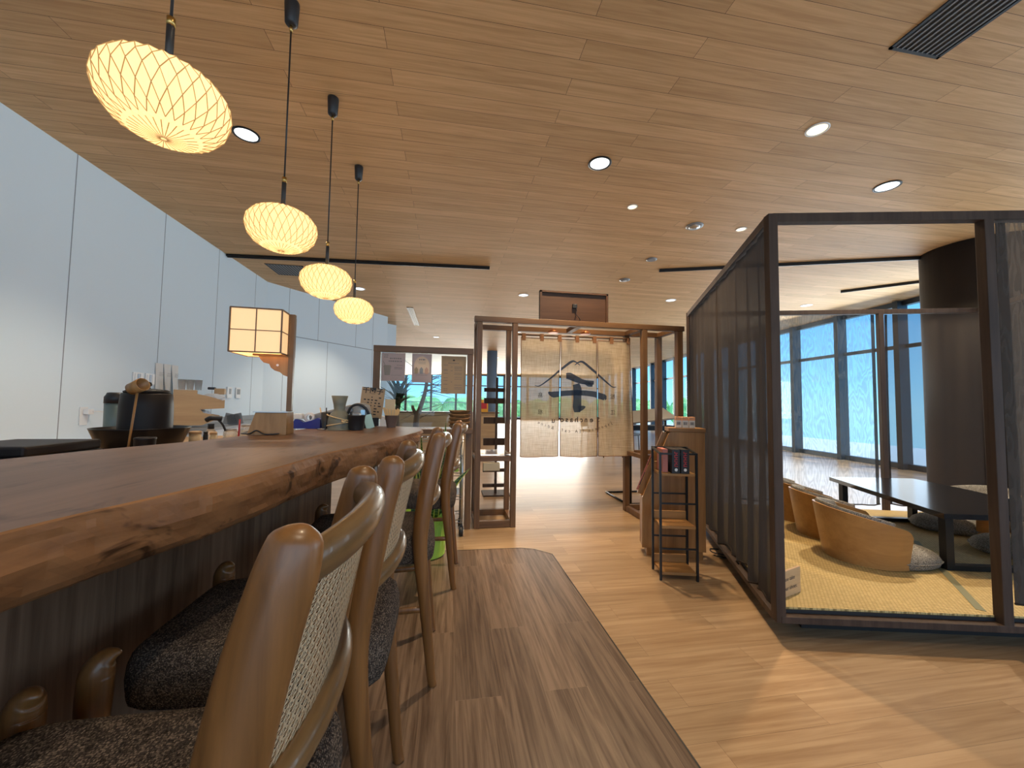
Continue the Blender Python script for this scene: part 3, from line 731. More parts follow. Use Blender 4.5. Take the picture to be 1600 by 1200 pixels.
# ------------------------------------------------------------------ entrance gate with noren
def gate():
    root = thing('entrance_gate', 'free-standing brown timber entrance gate with side bays', 'gate', (0, 0, 0))
    yf, yb, T = 3.60, 3.97, 1.965
    def post(x0, x1, y, z0, z1, name='post'): m = MB(); m.bb(x0, x1, y-.028, y+.028, z0, z1, .003); return m.build(name, M['frame'], root)
    for x0, x1 in ((.262, .312), (.600, .650), (1.925, 1.980), (2.310, 2.372)): post(x0, x1, yf, 0, T-.05)
    for x0, x1 in ((.262, .312), (.600, .650), (1.925, 1.980), (2.310, 2.372)): post(x0, x1, yb+.02, 0, T-.05)
    for y in (yf, yb+.02):
        m = MB(); m.bb(.235 if y == yf else .262, 2.39 if y == yf else 2.372, y-.03, y+.03, T-.05, T+.002, .003); m.build('top_beam', M['frameh'], root)
    for x in (.287, 1.28, 1.953, 2.341):
        m = MB(); m.bb(x-.03, x+.03, yf+.03, yb-.01, T-.048, T-.002, .002); m.build('cross_beam', M['frame'], root)
    for (a, b) in ((.312, .600), (1.980, 2.310)):
        for y in (yf, yb+.02):
            m = MB(); m.bb(a, b, y-.022, y+.022, .610, .655, .002); m.build('middle_rail', M['frameh'], root)
            m = MB(); m.bb(a, b, y-.022, y+.022, .004, .064, .002); m.build('bottom_rail', M['frameh'], root)
    for x in (.287, .625, 1.953, 2.341):
        for z0, z1 in ((.004, .060), (.612, .652)): m = MB(); m.bb(x-.022, x+.022, yf+.03, yb-.01, z0, z1, .002); m.build('side_rail', M['frame'], root)
    m = MB(); m.bb(.315, .597, yf-.005, yb, .662, .672); m.build('glass_shelf', M['clear'], root)
    for x in (1.10, 1.46):
        m = MB(); m.lathe([(.05, 0), (.06, .012), (.03, .03), (.012, .045)], (x, yb-.02, T+.002-.078+.02), 16); m.build('spotlight', M['copper'], root)
gate()
m = MB(); m.box((.415, 3.585, .562), (.155, .05, .075), 0, .006); tag(m.build('junction_box', mat('beige_box', (.50, .42, .28), .5)), 'small beige box under the shelf in the left gate bay', 'box')
t = thing('sign_board', 'brown wooden board standing on the gate beam, seen from behind', 'board', (1.213, 3.61, 1.968))
m = MB(); m.bb(-.35, .35, -.012, .012, 0, .285, .002); m.bb(-.35, -.33, -.03, .012, 0, .285); m.bb(.33, .35, -.03, .012, 0, .285); m.bb(-.35, .35, -.03, .012, .27, .287); m.build('panel', M['boardwood'], t)
m = MB(); m.bb(-.02, .025, -.035, -.01, .125, .165, .003); m.build('switch_box', M['black'], t)
m = MB(); m.tube([(.01, -.03, .13), (.02, -.035, .10), (.01, -.035, .07), (.045, -.035, .03), (.06, -.03, .005)], .004, 6); m.build('cable', M['black'], t)

def noren():
    y0 = 3.93
    root = thing('noren_curtain', 'tan linen noren curtain with mountain and brush-stroke emblem, hanging in the gate', 'curtain')
    m = MB(); m.tube([(.655, y0, 1.873), (1.92, y0, 1.878)], .010, 10, sub=1); m.build('rod', M['frameh'], root)
    def disp(x, z):
        t = max(0, min(1, (1.84-z)/1.25))
        return y0-.004-.016*t*math.sin(x*9+1.2)-.010*t*math.sin(x*23+z*1.5)-.006*t*math.sin(x*41+.7)
    # three lengths of cloth
    P = [((.748, 1.172), (.752, 1.158)), ((1.186, 1.578), (1.184, 1.588)), ((1.592, 1.962), (1.604, 2.010))]
    zt, zb = 1.842, .603
    def cloth_part(k):
        (a0, a1), (b0, b1) = P[k]
        def fn(u, v, i=0, ins=0.0):
            z = zt+(zb-zt)*v; xl = a0+(b0-a0)*v; xr = a1+(b1-a1)*v
            x = xl+(xr-xl)*u; return Vector((x, disp(x, z), z-.006*math.sin(PI*u)*v))
        m = MB(); m.grid(fn, 26, 50); p = m.build('cloth_length', M['linen'], root, fixn=False)
        m = MB(); w = .010
        for (u0, v0, u1, v1) in ((0, 0, 0, 1), (1, 0, 1, 1), (0, 1, 1, 1), (0, 0, 1, 0)):
            m.tube([fn(u0+(u1-u0)*q/24, v0+(v1-v0)*q/24) for q in range(25)], .0042, 6, sub=1)
        m.build('hem', M['linenhem'], p)
        return p
    parts = [cloth_part(k) for k in range(3)]
    m0 = 7
    for i in range(m0):
        x = .775+(1.945-.775)*i/(m0-1)
        m = MB(); m.bb(x-.020, x+.020, y0-.014, y0-.009, 1.812, 1.886); m.bb(x-.020, x+.020, y0+.009, y0+.013, 1.83, 1.886); m.bb(x-.020, x+.020, y0-.014, y0+.013, 1.884, 1.888)
        m.build('loop', M['linenhem'], root)
    # print; seen from the back, so everything reads mirrored
    def which(x): return 0 if x < 1.175 else (1 if x < 1.588 else 2)
    def shape(polys, mt, name):
        bins = [MB(), MB(), MB()]
        for poly in polys:
            # triangulated fine strips: cut faces by cloth length
            for f in poly:
                cx = sum(p[0] for p in f)/len(f); k = which(cx)
                if any(abs(p[0]-e) < .004 for p in f for e in (1.175, 1.588)): continue
                bins[k].add([(p[0], disp(p[0], p[1])-.004, p[1]) for p in f], [tuple(range(len(f)))], 0, True)
        for k, b in enumerate(bins):
            if b.f: b.build(name, mt, parts[k], fixn=False)
    def px(X, Y): return (.7385+(X-90)*(1.2335/910.0)*.994, 1.842-(Y-185)*(1.239/975.0))    # layout grid of the print
    def stroke(pts, rad, n=34):
        P_ = [Vector((*p, 0)) for p in pts]; out = []; q = len(P_)
        C_ = []
        for i in range(q-1):
            p0 = P_[max(i-1, 0)]; p1 = P_[i]; p2 = P_[i+1]; p3 = P_[min(i+2, q-1)]
            for k in range(n):
                t = k/n; C_.append((.5*((2*p1)+(p2-p0)*t+(2*p0-5*p1+4*p2-p3)*t*t+(3*p1-p0-3*p2+p3)*t**3), rad[i]*(1-t)+rad[i+1]*t))
        C_.append((P_[-1], rad[-1])); L = []
        for i, (p, r) in enumerate(C_):
            d = (C_[min(i+1, len(C_)-1)][0]-C_[max(i-1, 0)][0]).normalized(); nn = Vector((-d.y, d.x, 0)); L.append([px(*(p+nn*r*a).xy) for a in (-1, -.5, 0, .5, 1)])
        return [[L[i][j], L[i][j+1], L[i+1][j+1], L[i+1][j]] for i in range(len(L)-1) for j in range(4)]
    peaks = [stroke([(210, 578), (250, 580), (330, 520), (420, 440), (500, 375), (535, 372), (575, 402)], [2, 4, 6, 9, 10, 6, 2]),
             stroke([(530, 402), (565, 374), (605, 376), (690, 445), (790, 530), (850, 575), (885, 577)], [2, 6, 10, 10, 7, 5, 2])]
    brush = [stroke([(462, 495), (490, 495), (545, 520), (600, 540), (690, 545)], [24, 30, 26, 20, 16]), stroke([(612, 545), (650, 560), (680, 565)], [10, 20, 14]),
             stroke([(318, 632), (360, 650), (440, 640), (560, 632), (680, 640), (740, 655), (785, 668)], [6, 26, 22, 22, 24, 26, 26]), stroke([(783, 668), (800, 668)], [26, 14]),
             stroke([(540, 560), (552, 600), (552, 680), (550, 750), (552, 795)], [26, 34, 32, 34, 22]), stroke([(560, 770), (600, 755), (620, 748)], [24, 16, 3])]
    shape(peaks, M['noreink'], 'mountain_print'); shape(brush, M['noreink'], 'brush_print')
    def word(body, size, X, Y, rot=0, bold=0, mat_=M['noretext']):
        vs, fs = text_verts(body, size, bold=bold); cx, cz = px(X, Y)
        q = [(cx-(v.x*math.cos(rot)-v.y*math.sin(rot)), cz+(v.x*math.sin(rot)+v.y*math.cos(rot))) for v in vs]  # reversed: seen from the back
        return [[q[i] for i in f] for f in fs]
    W_ = []
    for ch, X in zip('Senchaso', (727, 672, 625, 585, 545, 507, 470, 432)): W_.append(word(ch, .078, X, 858, bold=.0015))
    W_.append(word('u', .078, 360, 866, bold=.0015))
    shape(W_, M['noretext'], 'lettering')
    W_ = []
    arc = 'Japanese TEA café &dine'; n = len(arc)
    for i, ch in enumerate(arc):
        if ch == ' ': continue
        t = (i/(n-1))*2-1; X = 545-t*300; Y = 955-72*t*t
        W_.append(word(ch, .047, X, Y, rot=t*.42))
    shape(W_, M['noretext'], 'lettering')
    shape([word('島', .058, 255, 660), word('根', .058, 255, 800), word('松', .058, 855, 660), word('江', .058, 858, 797)], M['noretext'], 'lettering')
noren()

# hall furniture beyond the gate
t = thing('display_rack', 'dark wooden slatted display rack seen through the left gate bay', 'rack', (.63, 4.9, 0))
for z, th in ((1.32, .05), (1.18, .07), (.93, .08), (.66, .09), (.30, .04), (.11, .04)):
    m = MB(); m.bb(-.17, .16, -.02, .02, z-th/2, z+th/2); m.build('crossbar', M['darkframe'], t)
for x in (-.01, .15):
    m = MB(); m.bb(x-.015, x+.015, -.045, -.02, 0, 1.48); m.build('pole', M['darkframe'], t)
m = MB(); m.bb(-.17, .17, -.15, .15, 0, .02); m.build('base', M['darkframe'], t)
t = thing('hall_bench', 'long low beige counter across the hall beyond the gate', 'counter', (-1, 12.6, 0))
m = MB(); m.bb(-3.5, 2.6, -.3, .3, .0, .82); m.build('body', M['panelwood'], t)
m = MB(); m.bb(-3.55, 2.65, -.34, .34, .82, .86); m.build('top', M['frameh'], t)
t = thing('poster_stand', 'small red and yellow notice standing on the hall counter', 'notice', (1.15, 12.5, .861))
m = MB(); m.bb(-.16, .16, -.01, .01, 0, .40); m.build('board', mat('notice_yellow', (.75, .35, .03), .6), t)
m = MB(); m.bb(-.12, .12, -.014, -.011, .1, .3); m.build('picture', M['red'], t)
t = thing('sign_stand', 'black metal stand with a tilted grey panel right of the noren', 'stand', (2.33, 4.5, 0))
m = MB(); m.tube([(-.26, -.30, .012), (.45, -.30, .012)], .012, 8, sub=1); m.tube([(-.26, .30, .012), (.45, .30, .012)], .012, 8, sub=1); m.tube([(-.26, -.30, .012), (-.26, .30, .012)], .012, 8, sub=1); m.build('foot', M['blackmetal'], t)
for x in (-.22, .40):
    m = MB(); m.tube([(x, -.30 if x < 0 else 0, .012), (x, -.30 if x < 0 else 0, .98)], .013, 8, sub=1); m.build('pole', M['blackmetal'], t)
m = MB(); m.box((.12, -.05, 1.02), (.62, .34, .02), rot=Matrix.Rotation(.35, 3, 'X')@Matrix.Rotation(-.12, 3, 'Y')); m.build('panel', M['grey'], t)
m = MB(); m.bb(-.25, .50, -.1, .15, .84, .90); m.build('tray', M['blackmetal'], t)
for i, (x, y) in enumerate(((3.6, 8.2), (4.3, 8.8), (3.9, 10.0))):
    t = thing('cafe_chair', 'dark chair in the hall behind the sign stand, %s of three' % ('nearest', 'middle', 'farthest')[i], 'chair', (x, y, 0), .4*i, 'dark chairs in the hall beyond the gate')
    m = MB(); m.bb(-.24, .24, -.24, .24, .42, .47, .01); m.build('seat', M['black'], t)
    m = MB(); m.bb(-.23, .23, .2, .235, .55, .85, .01); m.build('backrest', M['black'], t)
    for sx in (-1, 1):
        for sy in (-1, 1): m = MB(); m.tube([(sx*.22, sy*.22, 0), (sx*.2, sy*.2, .43)], .012, 8, sub=1); m.build('leg', M['blackmetal'], t)
        m = MB(); m.tube([(sx*.2, .2, .45), (sx*.2, .22, .85)], .012, 8, sub=1); m.build('back_post', M['blackmetal'], t)

# ------------------------------------------------------------------ glazed partition with posters
t = thing('partition_frame', 'wooden framed screen with hanging posters beside the gate', 'screen', (0, 0, 0))
Yp = 3.60
for x0, x1, z0 in ((-.660, -.600, 0), (.175, .230, 0)):
    m = MB(); m.bb(x0, x1, Yp-.03, Yp+.03, z0, 1.60, .002); m.build('post', M['frame'], t)
m = MB(); m.bb(-.662, .232, Yp-.032, Yp+.032, 1.60, 1.655, .002); m.build('top_rail', M['frameh'], t)
m = MB(); m.bb(-.655, .228, Yp-.16, Yp+.16, .875, .915, .003); m.build('shelf', M['frameh'], t)
m = MB(); m.bb(-.60, .175, Yp-.003, Yp+.003, .916, 1.598); m.build('pane', M['glass'], t)
def poster(name, label, x0, x1, z0, z1, lines, style, colr):
    t = thing(name, label, 'poster', ((x0+x1)/2, Yp-.012, z0)); w = x1-x0; h = z1-z0
    m = MB(); m.bb(-w/2, w/2, -.0012, .0012, 0, h); m.build('sheet', colr, t); yy = -.0022
    m = MB(); random.seed(len(label))
    for (lx, lz, lw, lh) in lines:
        x = -w/2+lx*w
        while x < -w/2+(lx+lw)*w:
            q = random.uniform(.3, 1)*lh*h*1.4; m.bb(x, min(x+q, -w/2+(lx+lw)*w), yy, yy+.0006, lz*h, lz*h+lh*h); x += q+lh*h*.45
    m.build('print', M['inkgrey'], t)
    if style == 'cup':
        m = MB(); m.prism_y([(-w*.36, h*.20), (-w*.14, h*.20), (-w*.10, h*.50), (-w*.40, h*.50)], yy, yy+.0008); m.prism_y([(-w*.42, h*.50), (-w*.08, h*.50), (-w*.12, h*.56), (-w*.38, h*.56)], yy, yy+.0008)
        m.prism_y([(-w*.36, h*.56), (-w*.34, h*.56), (-w*.42, h*.70), (-w*.44, h*.70)], yy, yy+.0008); m.build('cup_picture', mat('cup_print', (.30, .26, .22), .8), t)
    if style == 'arch':
        pts = [(-w*.40, h*.34)]+[(-w*.40*math.cos(PI*k/14), h*.55+h*.36*math.sin(PI*k/14)) for k in range(15)]+[(w*.40, h*.34)]
        m = MB(); m.prism_y(pts, -.0018, -.0013); m.build('arch_picture', mat('arch_print', (.80, .60, .42), .8), t)
        for k, c in enumerate(((.50, .36, .22), (.32, .32, .32), (.60, .36, .26))):
            m = MB(); xx = w*(-.28+.26*k); m.prism_y([(xx-w*.08, h*.30), (xx+w*.08, h*.30), (xx+w*.09, h*.46), (xx, h*.54), (xx-w*.09, h*.46)], yy-.0006, yy); m.build('cup_picture', mat('cup_print', c, .8), t)
    if style == 'emblem':
        m = MB(); m.prism_y([(-.012, h*.88), (0, h*.865), (.012, h*.885), (.006, h*.9), (0, h*.915), (-.007, h*.9)], yy, yy+.0006); m.build('emblem', M['ink'], t)
pink = cloth('poster_paper', (.66, .55, .53), 1.0, .45); kraft = cloth('kraft_paper', (.56, .42, .28), 1.0, .4)
poster('poster', 'pale drink poster with a cup, leftmost in the wooden screen', -.592, -.385, 1.338, 1.592, [(.1, .90, .2, .03), (.1, .83, .18, .03), (.35, .78, .5, .045), (.30, .68, .55, .045), (.65, .55, .25, .02), (.55, .46, .32, .03), (.55, .42, .32, .02), (.4, .2, .45, .012)], 'cup', pink)
poster('poster', 'pale poster with an arch and three desserts, middle of the screen', -.325, -.150, 1.330, 1.592, [(.36, .77, .32, .05), (.33, .70, .36, .012), (.33, .65, .36, .012), (.2, .25, .6, .012)], 'arch', pink)
poster('poster', 'brown kraft menu sheet at the right of the wooden screen', -.062, .165, 1.232, 1.580, [(.28, .80, .44, .022)]+[(.10, z, .16, .018) for z in (.75, .63, .60, .53, .41, .34, .24, .12, .07)]+[(.38, z, .07, .018) for z in (.7, .6, .3)]+[(.53, z, .30, .016) for z in (.71, .68, .65, .61, .54, .50, .43, .38, .22, .16, .12)], 'emblem', kraft)

# wire rack of stock under the screen
t = thing('wire_rack', 'black wire shelving rack on casters under the wooden screen', 'rack', (-.22, 3.56, 0))
for x in (-.36, .36):
    for y in (-.15, .10):
        m = MB(); m.tube([(x, y, .10), (x, y, .86)], .012, 10, sub=1); m.build('post', M['steel'], t)
        m = MB(); m.lathe([(.0, -.018), (.038, -.018), (.040, 0), (.038, .018), (.0, .018)], (0, 0, 0), 16, caps=False); m.v = [(x+a*0+c, y+a, .0405+b) for a, b, c in m.v]; m.build('caster', M['black'], t)
        m = MB(); m.bb(x-.012, x+.012, y-.015, y+.015, .07, .10); m.build('caster_fork', M['black'], t)
for z in (.14, .34, .54, .70, .835):
    m = MB()
    for y in (-.16, .11): m.tube([(-.37, y, z), (.37, y, z)], .004, 6, sub=1); m.tube([(-.37, y, z-.025), (.37, y, z-.025)], .003, 6, sub=1); m.tube([(-.37+.74*k/28, y, z-(.025 if k % 2 else 0)) for k in range(29)], .002, 5, sub=1)
    for k in range(15): m.tube([(-.36+.72*k/14, -.16, z), (-.36+.72*k/14, .11, z)], .002, 5, sub=1)
    m.build('wire_shelf', M['steel'], t)
random.seed(5)
items = [(-.25, .145, .14, 'black', 'black stock box'), (0.0, .145, .16, 'brownpot', 'brown stock box'), (.20, .145, .12, 'black', 'black stock box'), (-.2, .345, .13, 'black', 'black stock box'), (.05, .345, .10, 'grey', 'grey stock box'), (.25, .345, .06, 'white', 'white folded packet'), (-.22, .545, .11, 'brownpot', 'brown stock box'), (.02, .545, .09, 'black', 'black stock box'), (.24, .545, .07, 'lime', 'green packet'), (-.15, .705, .09, 'black', 'black stock box'), (.15, .705, .07, 'black', 'black stock box')]
lv = {.145: 'bottom shelf', .345: 'second shelf', .545: 'third shelf', .705: 'fourth shelf'}
for k, (x, z, h, c, nm) in enumerate(items):
    t = thing('stock_box', '%s on the %s of the wire rack, %s' % (nm, lv[z], 'left' if x < -.1 else ('right' if x > .12 else 'middle')), 'box', (-.22+x, 3.53, z))
    m = MB(); m.bb(-.09, .09, -.10, .09, 0, h, .004); m.build('carton', M[c], t)
    m = MB(); m.bb(-.092, .092, -.102, .092, h*.8, h+.003, .003); m.build('lid', M[c], t)

# ------------------------------------------------------------------ brochure lectern, metal rack
t = thing('brochure_cabinet', 'oak display cabinet with sloping brochure front beside the dark curtains', 'cabinet', (1.500, 2.80, 0), math.radians(-21))
prof = [(0, .060), (.002, .436), (.195, .930), (.212, .950), (.455, .950), (.455, .060)]
m = MB(); m.prism_y(prof, 0, .022); m.build('side_panel', M['oak'], t)
m = MB(); m.prism_y(prof, .13, .15); m.build('side_panel', M['oak'], t)
m = MB(); m.bb(.196, .460, -.008, .158, .950, .980, .003); m.build('top', M['oakh'], t)
m = MB(); m.bb(.035, .435,   .01, .140, 0, .060); m.build('plinth', M['oakh'], t)
m = MB(); m.bb(.435, .455, .022, .13, .06, .95); m.build('back_panel', M['oak'], t)
m = MB(); a = Vector((0.022, .076, .44)); b = Vector((0.212, .076, .925)); m.bar(a, b, .105, .014); m.build('sloping_front', M['oak'], t)
m = MB(); m.bb(.002, .016, .022, .13, .06, .436); m.build('front_board', M['oak'], t)
for k in range(2):
    t2 = thing('brochure', 'pinkish brochure leaning on the sloping cabinet front, %s' % ('lower', 'upper')[k], 'brochure', (1.512+.060*k, 2.80-.022*k, .47+.16*k), math.radians(-21))
    m = MB(); m.bar((-.016, .085, 0), (.052, .085, .17), .06, .005); m.build('cover', M['pink'], t2)
    m = MB(); m.bar((-.003, .085, .04), (.038, .085, .142), .04, .0065); m.build('cover_print', M['ink'], t2)
for k in range(3):
    t = thing('tea_packet', 'small white packet with orange top on the oak cabinet, %s of three' % ('left', 'middle', 'right')[k], 'packet', (1.775+.0455*k, 2.745-.0175*k, .981), math.radians(-21), 'white and orange packets on the oak cabinet')
    m = MB(); m.bb(-.021, .021, -.018, .018, 0, .082, .002); m.build('carton', M['paper'], t)
    m = MB(); m.bb(-.0215, .0215, -.0185, .0185, .056, .0835, .002); m.build('orange_top', mat('orange_card', (.80, .40, .20), .6), t)
    m = MB()
    for j in range(5): m.bb(-.013+.0055*j, -.010+.0055*j, -.0192, -.0186, .020+.003*(j % 2), .044)
    m.build('print', M['ink'], t)
t = thing('metal_rack', 'narrow black metal rack with pale wooden shelves, in front of the oak cabinet', 'rack', (1.548, 2.45, 0), math.radians(-13))
w, d = .118, .085
for x in (-w, w):
    for y in (-d, d): m = MB(); m.bb(x-.007, x+.007, y-.007, y+.007, 0, .835 if y < 0 else .86); m.build('post', M['blackmetal'], t)
m = MB()
for z, yy in ((.828, -d), (.853, d)): m.bb(-w, w, yy-.006, yy+.006, z-.006, z+.006)
for x in (-w, w): m.bar((x, -d, .828), (x, d, .853), .012, .012)
m.build('top_rail', M['blackmetal'], t)
for z in (.500, .205):
    for yy, dz in ((-d, 0), (d, .03)): m = MB(); m.bb(-w, w, yy-.005, yy+.005, z+dz-.005, z+dz+.005); m.build('crossbar', M['blackmetal'], t)
for z in (.690, .345, .045):
    m = MB(); m.bb(-w+.008, w-.008, -d-.004, d, z-.009, z+.009, .002); s = m.build('shelf', M['oakh'], t)
    m = MB(); m.bb(-w+.008, w-.008, d-.006, d+.006, z+.01, z+.065, .002); m.build('shelf_lip', M['oakh'], s)
for k in range(2):
    t = thing('boxed_book', 'black slipcase with red lettering on the metal rack, %s one' % ('left', 'right')[k], 'box', (1.527+.058*k, 2.435-.013*k, .700), math.radians(-13), 'black boxes with red lettering on the metal rack')
    m = MB(); m.bb(-.027, .027, -.075, .075, 0, .158, .002); m.build('case', M['black'], t)
    m = MB(); random.seed(k)
    for j in range(7):
        z = .045+.0145*j; m.bb(-.011, .011, -.0762, -.0752, z, z+.0045); m.bb(-.002 if j % 2 else -.011, .003 if j % 2 else -.006, -.0762, -.0752, z, z+.012)
    m.build('red_lettering', M['red'], t)
    m = MB(); m.add([(.010*math.cos(2*PI*q/18), -.0764, .024+.010*math.sin(2*PI*q/18)) for q in range(18)], [tuple(range(18))]); m.build('white_seal', M['white'], t)
t = thing('boxed_book', 'pinkish carton at the left end of the metal rack top shelf', 'box', (1.478, 2.475, .700), math.radians(-13))
m = MB(); m.bb(-.018, .018, -.06, .06, 0, .155, .002); m.build('case', M['pink'], t)

# ------------------------------------------------------------------ tatami room
C0 = Vector((1.632, 1.700, 0)); C1 = Vector((2.52, 3.68, 0)); C2 = Vector((5.15, 2.90, 0)); C3 = Vector((3.95, 1.185, 0))
ZT = 2.145; ZB = .10
def room():
    root = thing('tatami_room_frame', 'dark timber frame of the raised tatami room at the right', 'room frame')
    def beam(a, b, z, h, nm, w=.045): m = MB(); m.bar((a.x, a.y, z), (b.x, b.y, z), w, h, .002); return m.build(nm, M['darkframe'], root)
    for a, b in ((C0, C1), (C1, C2), (C2, C3), (C3, C0)):
        beam(a, b, ZT-.0225, .045, 'top_beam'); beam(a, b, ZB+.016, .032, 'bottom_beam', .05)
    P1 = C0+(C3-C0)*.4385; PB = C1+(C2-C1)*.665
    PL = C0+(C1-C0)*.50
    for p, r in ((C0, -.22), (C1, 0), (C2, 0), (C3, 0), (P1, -.22), (PB, -.3)):
        m = MB(); m.box((p.x, p.y, (ZB+ZT)/2), (.046, .046, ZT-ZB-.002), r, .003); m.build('post', M['darkframe'], root)
    m = MB(); cc = (C0+C1+C2+C3)/4
    ins = [(p+(cc-p)*.13) for p in (C0, C1, C2, C3)]; m.prism([(p.x, p.y) for p in reversed(ins)], 0, .098); m.build('plinth', M['column'], root)
    o2 = [(p+(cc-p)*.012) for p in (C0, C1, C2, C3)]; m = MB(); m.prism([(p.x, p.y) for p in reversed(o2)], .134, .150); m.build('platform_edge', M['black'], root)
    m = MB(); m.prism([(p.x, p.y) for p in reversed([(p+(cc-p)*.016) for p in (C0, C1, C2, C3)])], .1505, .160); mt = m.build('tatami_floor', M['tatami'], root)
    a = Vector((2.655, 1.529, 0)); b = Vector((3.495, 2.40, 0)); 
    m = MB(); m.bar((a.x-.03, a.y+.01, .1608), (b.x, b.y, .1608), .035, .0016); m.build('tatami_border', M['tatedge'], mt)
room()
def drape(name, label, a, b, z0, z1, matk, amp, waves, off=0.0, hem=None, wavebot=.02, seed=0, gather=1.0, group=None):
    """cloth hung on a straight line from a to b, folds in depth"""
    random.seed(seed); a = Vector(a); b = Vector(b); d = (b-a); L = d.length; d.normalize(); nn = Vector((-d.y, d.x, 0)); ph = [random.uniform(0, 6) for _ in range(6)]
    root = thing(name, label, 'curtain', (a.x, a.y, 0), 0, group)
    def fn(u, v):
        z = z1+(z0-z1)*v; s = u*L; am = amp*(.22+.78*v**.6)
        k = waves*2*PI/L
        w = am*(math.sin(k*s+ph[0]+.5*math.sin(3*v+ph[3]))+.45*math.sin(k*2.3*s+ph[1]+v*1.2)+.25*math.sin(k*.5*s+ph[2]))
        zz = z+wavebot*v*(math.sin(k*.7*s+ph[4])*.6+.4*math.sin(k*1.6*s+ph[5]))
        return d*s+nn*(off+w)+Vector((0, 0, zz))
    m = MB(); m.grid(fn, max(20, int(waves*16)), 40); c = m.build('cloth', M[matk], root, fixn=False)
    if hem:
        m = MB(); m.tube([fn(q/30, 1.0) for q in range(31)], .006, 6, sub=1)
        m.build('hem', M['hem'], root)
        for u in (0, 1):
            if u in hem:
                m = MB(); w = hem[u]/L
                m.grid(lambda s, v: fn(u+(w*s if u == 0 else -w*s), v)+nn*.002, 3, 40); m.build('side_hem', M['hem'], root, fixn=False)
    return root
LW = C1-C0; dl = LW.normalized(); nl = Vector((-dl.y, dl.x, 0))
def onL(t): return C0+LW*t
drape('curtain', 'dark grey gathered curtain on the aisle side of the tatami room, nearest the corner post', onL(.028), onL(.50), .165, ZT-.05, 'curtain', .026, 5, .0, {1: .02}, .028, 2)
drape('curtain', 'dark grey gathered curtain on the aisle side of the tatami room, behind the oak cabinet', onL(.515), onL(.985), .165, ZT-.05, 'curtain', .026, 5, .0, {1: .02}, .028, 5)
BW = C2-C1
drape('sheer_curtain', 'thin sheer curtain at the back of the tatami room, left of the rear post', C1+BW*.02, C1+BW*.648, .205, ZT-.05, 'sheer', .006, 5, .0, {1: .035}, .012, 3)
drape('sheer_curtain', 'thin sheer curtain at the back of the tatami room, right of the rear post', C1+BW*.682, C1+BW*.985, .205, ZT-.05, 'sheer3', .02, 3, .0, {0: .03}, .012, 8)
FW = C3-C0
drape('sheer_curtain', 'dark sheer curtain hanging at the front right of the tatami room', C0+FW*.462, C0+FW*.98, .225, ZT-.052, 'sheer2', .008, 4, .0, {0: .045}, .012, 9)

def zaisu():
    root = thing('legless_chair', 'chair', 'chair')
    A = math.radians(118); n = 44
    def shell(off):
        def fn(u, v):
            a = -A+2*A*u; t = abs(a)/A
            h = .340-.105*t**1.8
            e = max(0, (t-.90)/.10); cut = h*(1-.14*e*e) if v > .5 else h
            z = v*h if v <= .5 else (.5*h+(v-.5)*2*(cut-.5*h)) if e > 0 else v*h
            r = .215+.045*(z/.33)+off; return Vector((-r*math.cos(a)*1.08, r*math.sin(a)*1.02, z+.004))
        return fn
    o, i = shell(0), shell(-.012); m = MB(); m.grid(o, n, 8); m.grid(i, n, 8)
    k = n+1
    rim = []
    m.add([f(u/n, 1) for u in range(n+1) for f in (o, i)], [(2*q, 2*q+1, 2*q+3, 2*q+2) for q in range(n)], 0, False)
    m.add([f(u/n, 0) for u in range(n+1) for f in (o, i)], [(2*q, 2*q+1, 2*q+3, 2*q+2) for q in range(n)], 0, False)
    for u in (0, 1): m.add([f(u, v/8) for v in range(9) for f in (o, i)], [(2*q, 2*q+1, 2*q+3, 2*q+2) for q in range(8)], 0, False)
    m.build('bentwood_shell', M['bent'], root)
    def pad(u, v):
        a = -A*.80+2*A*.80*u; t = abs(a)/A; h = .360-.105*t**1.8
        c = 2*PI*v; th = .020*(1-.5*abs(2*u-1)**4); zc = .07+(h-.07)*.5; zh = (h-.07)*.5+.004
        r = .212+.045*((zc+zh*math.sin(c))/.33)-.022
        r += th*math.cos(c); return Vector((-r*math.cos(a)*1.08, r*math.sin(a)*1.02, zc+zh*math.sin(c)))
    m = MB(); m.grid(pad, 30, 24); m.build('back_pad', M['greyfab'], root)
    m = MB(); prof = [(0, .115), (.5, .112), (.8, .098), (.94, .075), (1.0, .048), (.97, .018), (.90, .004)]; nu = 40; vs = []; 
    for q, z in prof:
        for kk in range(nu):
            a = 2*PI*kk/nu; x = .075+math.cos(a)*q*(.31 if math.cos(a) > 0 else .235); y = math.sin(a)*q*.205; vs.append((x, y, z))
    fs = [(r*nu+kk, r*nu+(kk+1) % nu, (r+1)*nu+(kk+1) % nu, (r+1)*nu+kk) for r in range(len(prof)-1) for kk in range(nu)]
    m.add(vs, fs, 0, True); m.build('seat_cushion', M['greyfab'], root)
    m = MB(); m.tube([(.075+math.cos(a)*(.312 if math.cos(a) > 0 else .237), math.sin(a)*.207, .045) for a in [2*PI*q/40 for q in range(41)]], .0035, 6, sub=1, caps=False); m.build('piping', M['greyfab'], root)
    return root
M['bent'] = wood('bent_oak', (.34, .165, .055), (.50, .27, .095), 'X', .9, .38, coat=.15, bump=.05)
zs = [((2.765, 2.175), -22, 'curved wooden floor chair on the near side of the low table, nearest the camera'),
      ((2.985, 2.585), -22, 'curved wooden floor chair on the near side of the low table, middle one'),
      ((3.165, 2.985), -22, 'curved wooden floor chair on the near side of the low table, farthest one'),
      ((4.03, 2.02), 155, 'grey floor chair across the low table, nearest the front beam'),
      ((4.24, 2.54), 160, 'grey floor chair across the low table, with its pale back showing beside the post')]
z0 = zaisu()
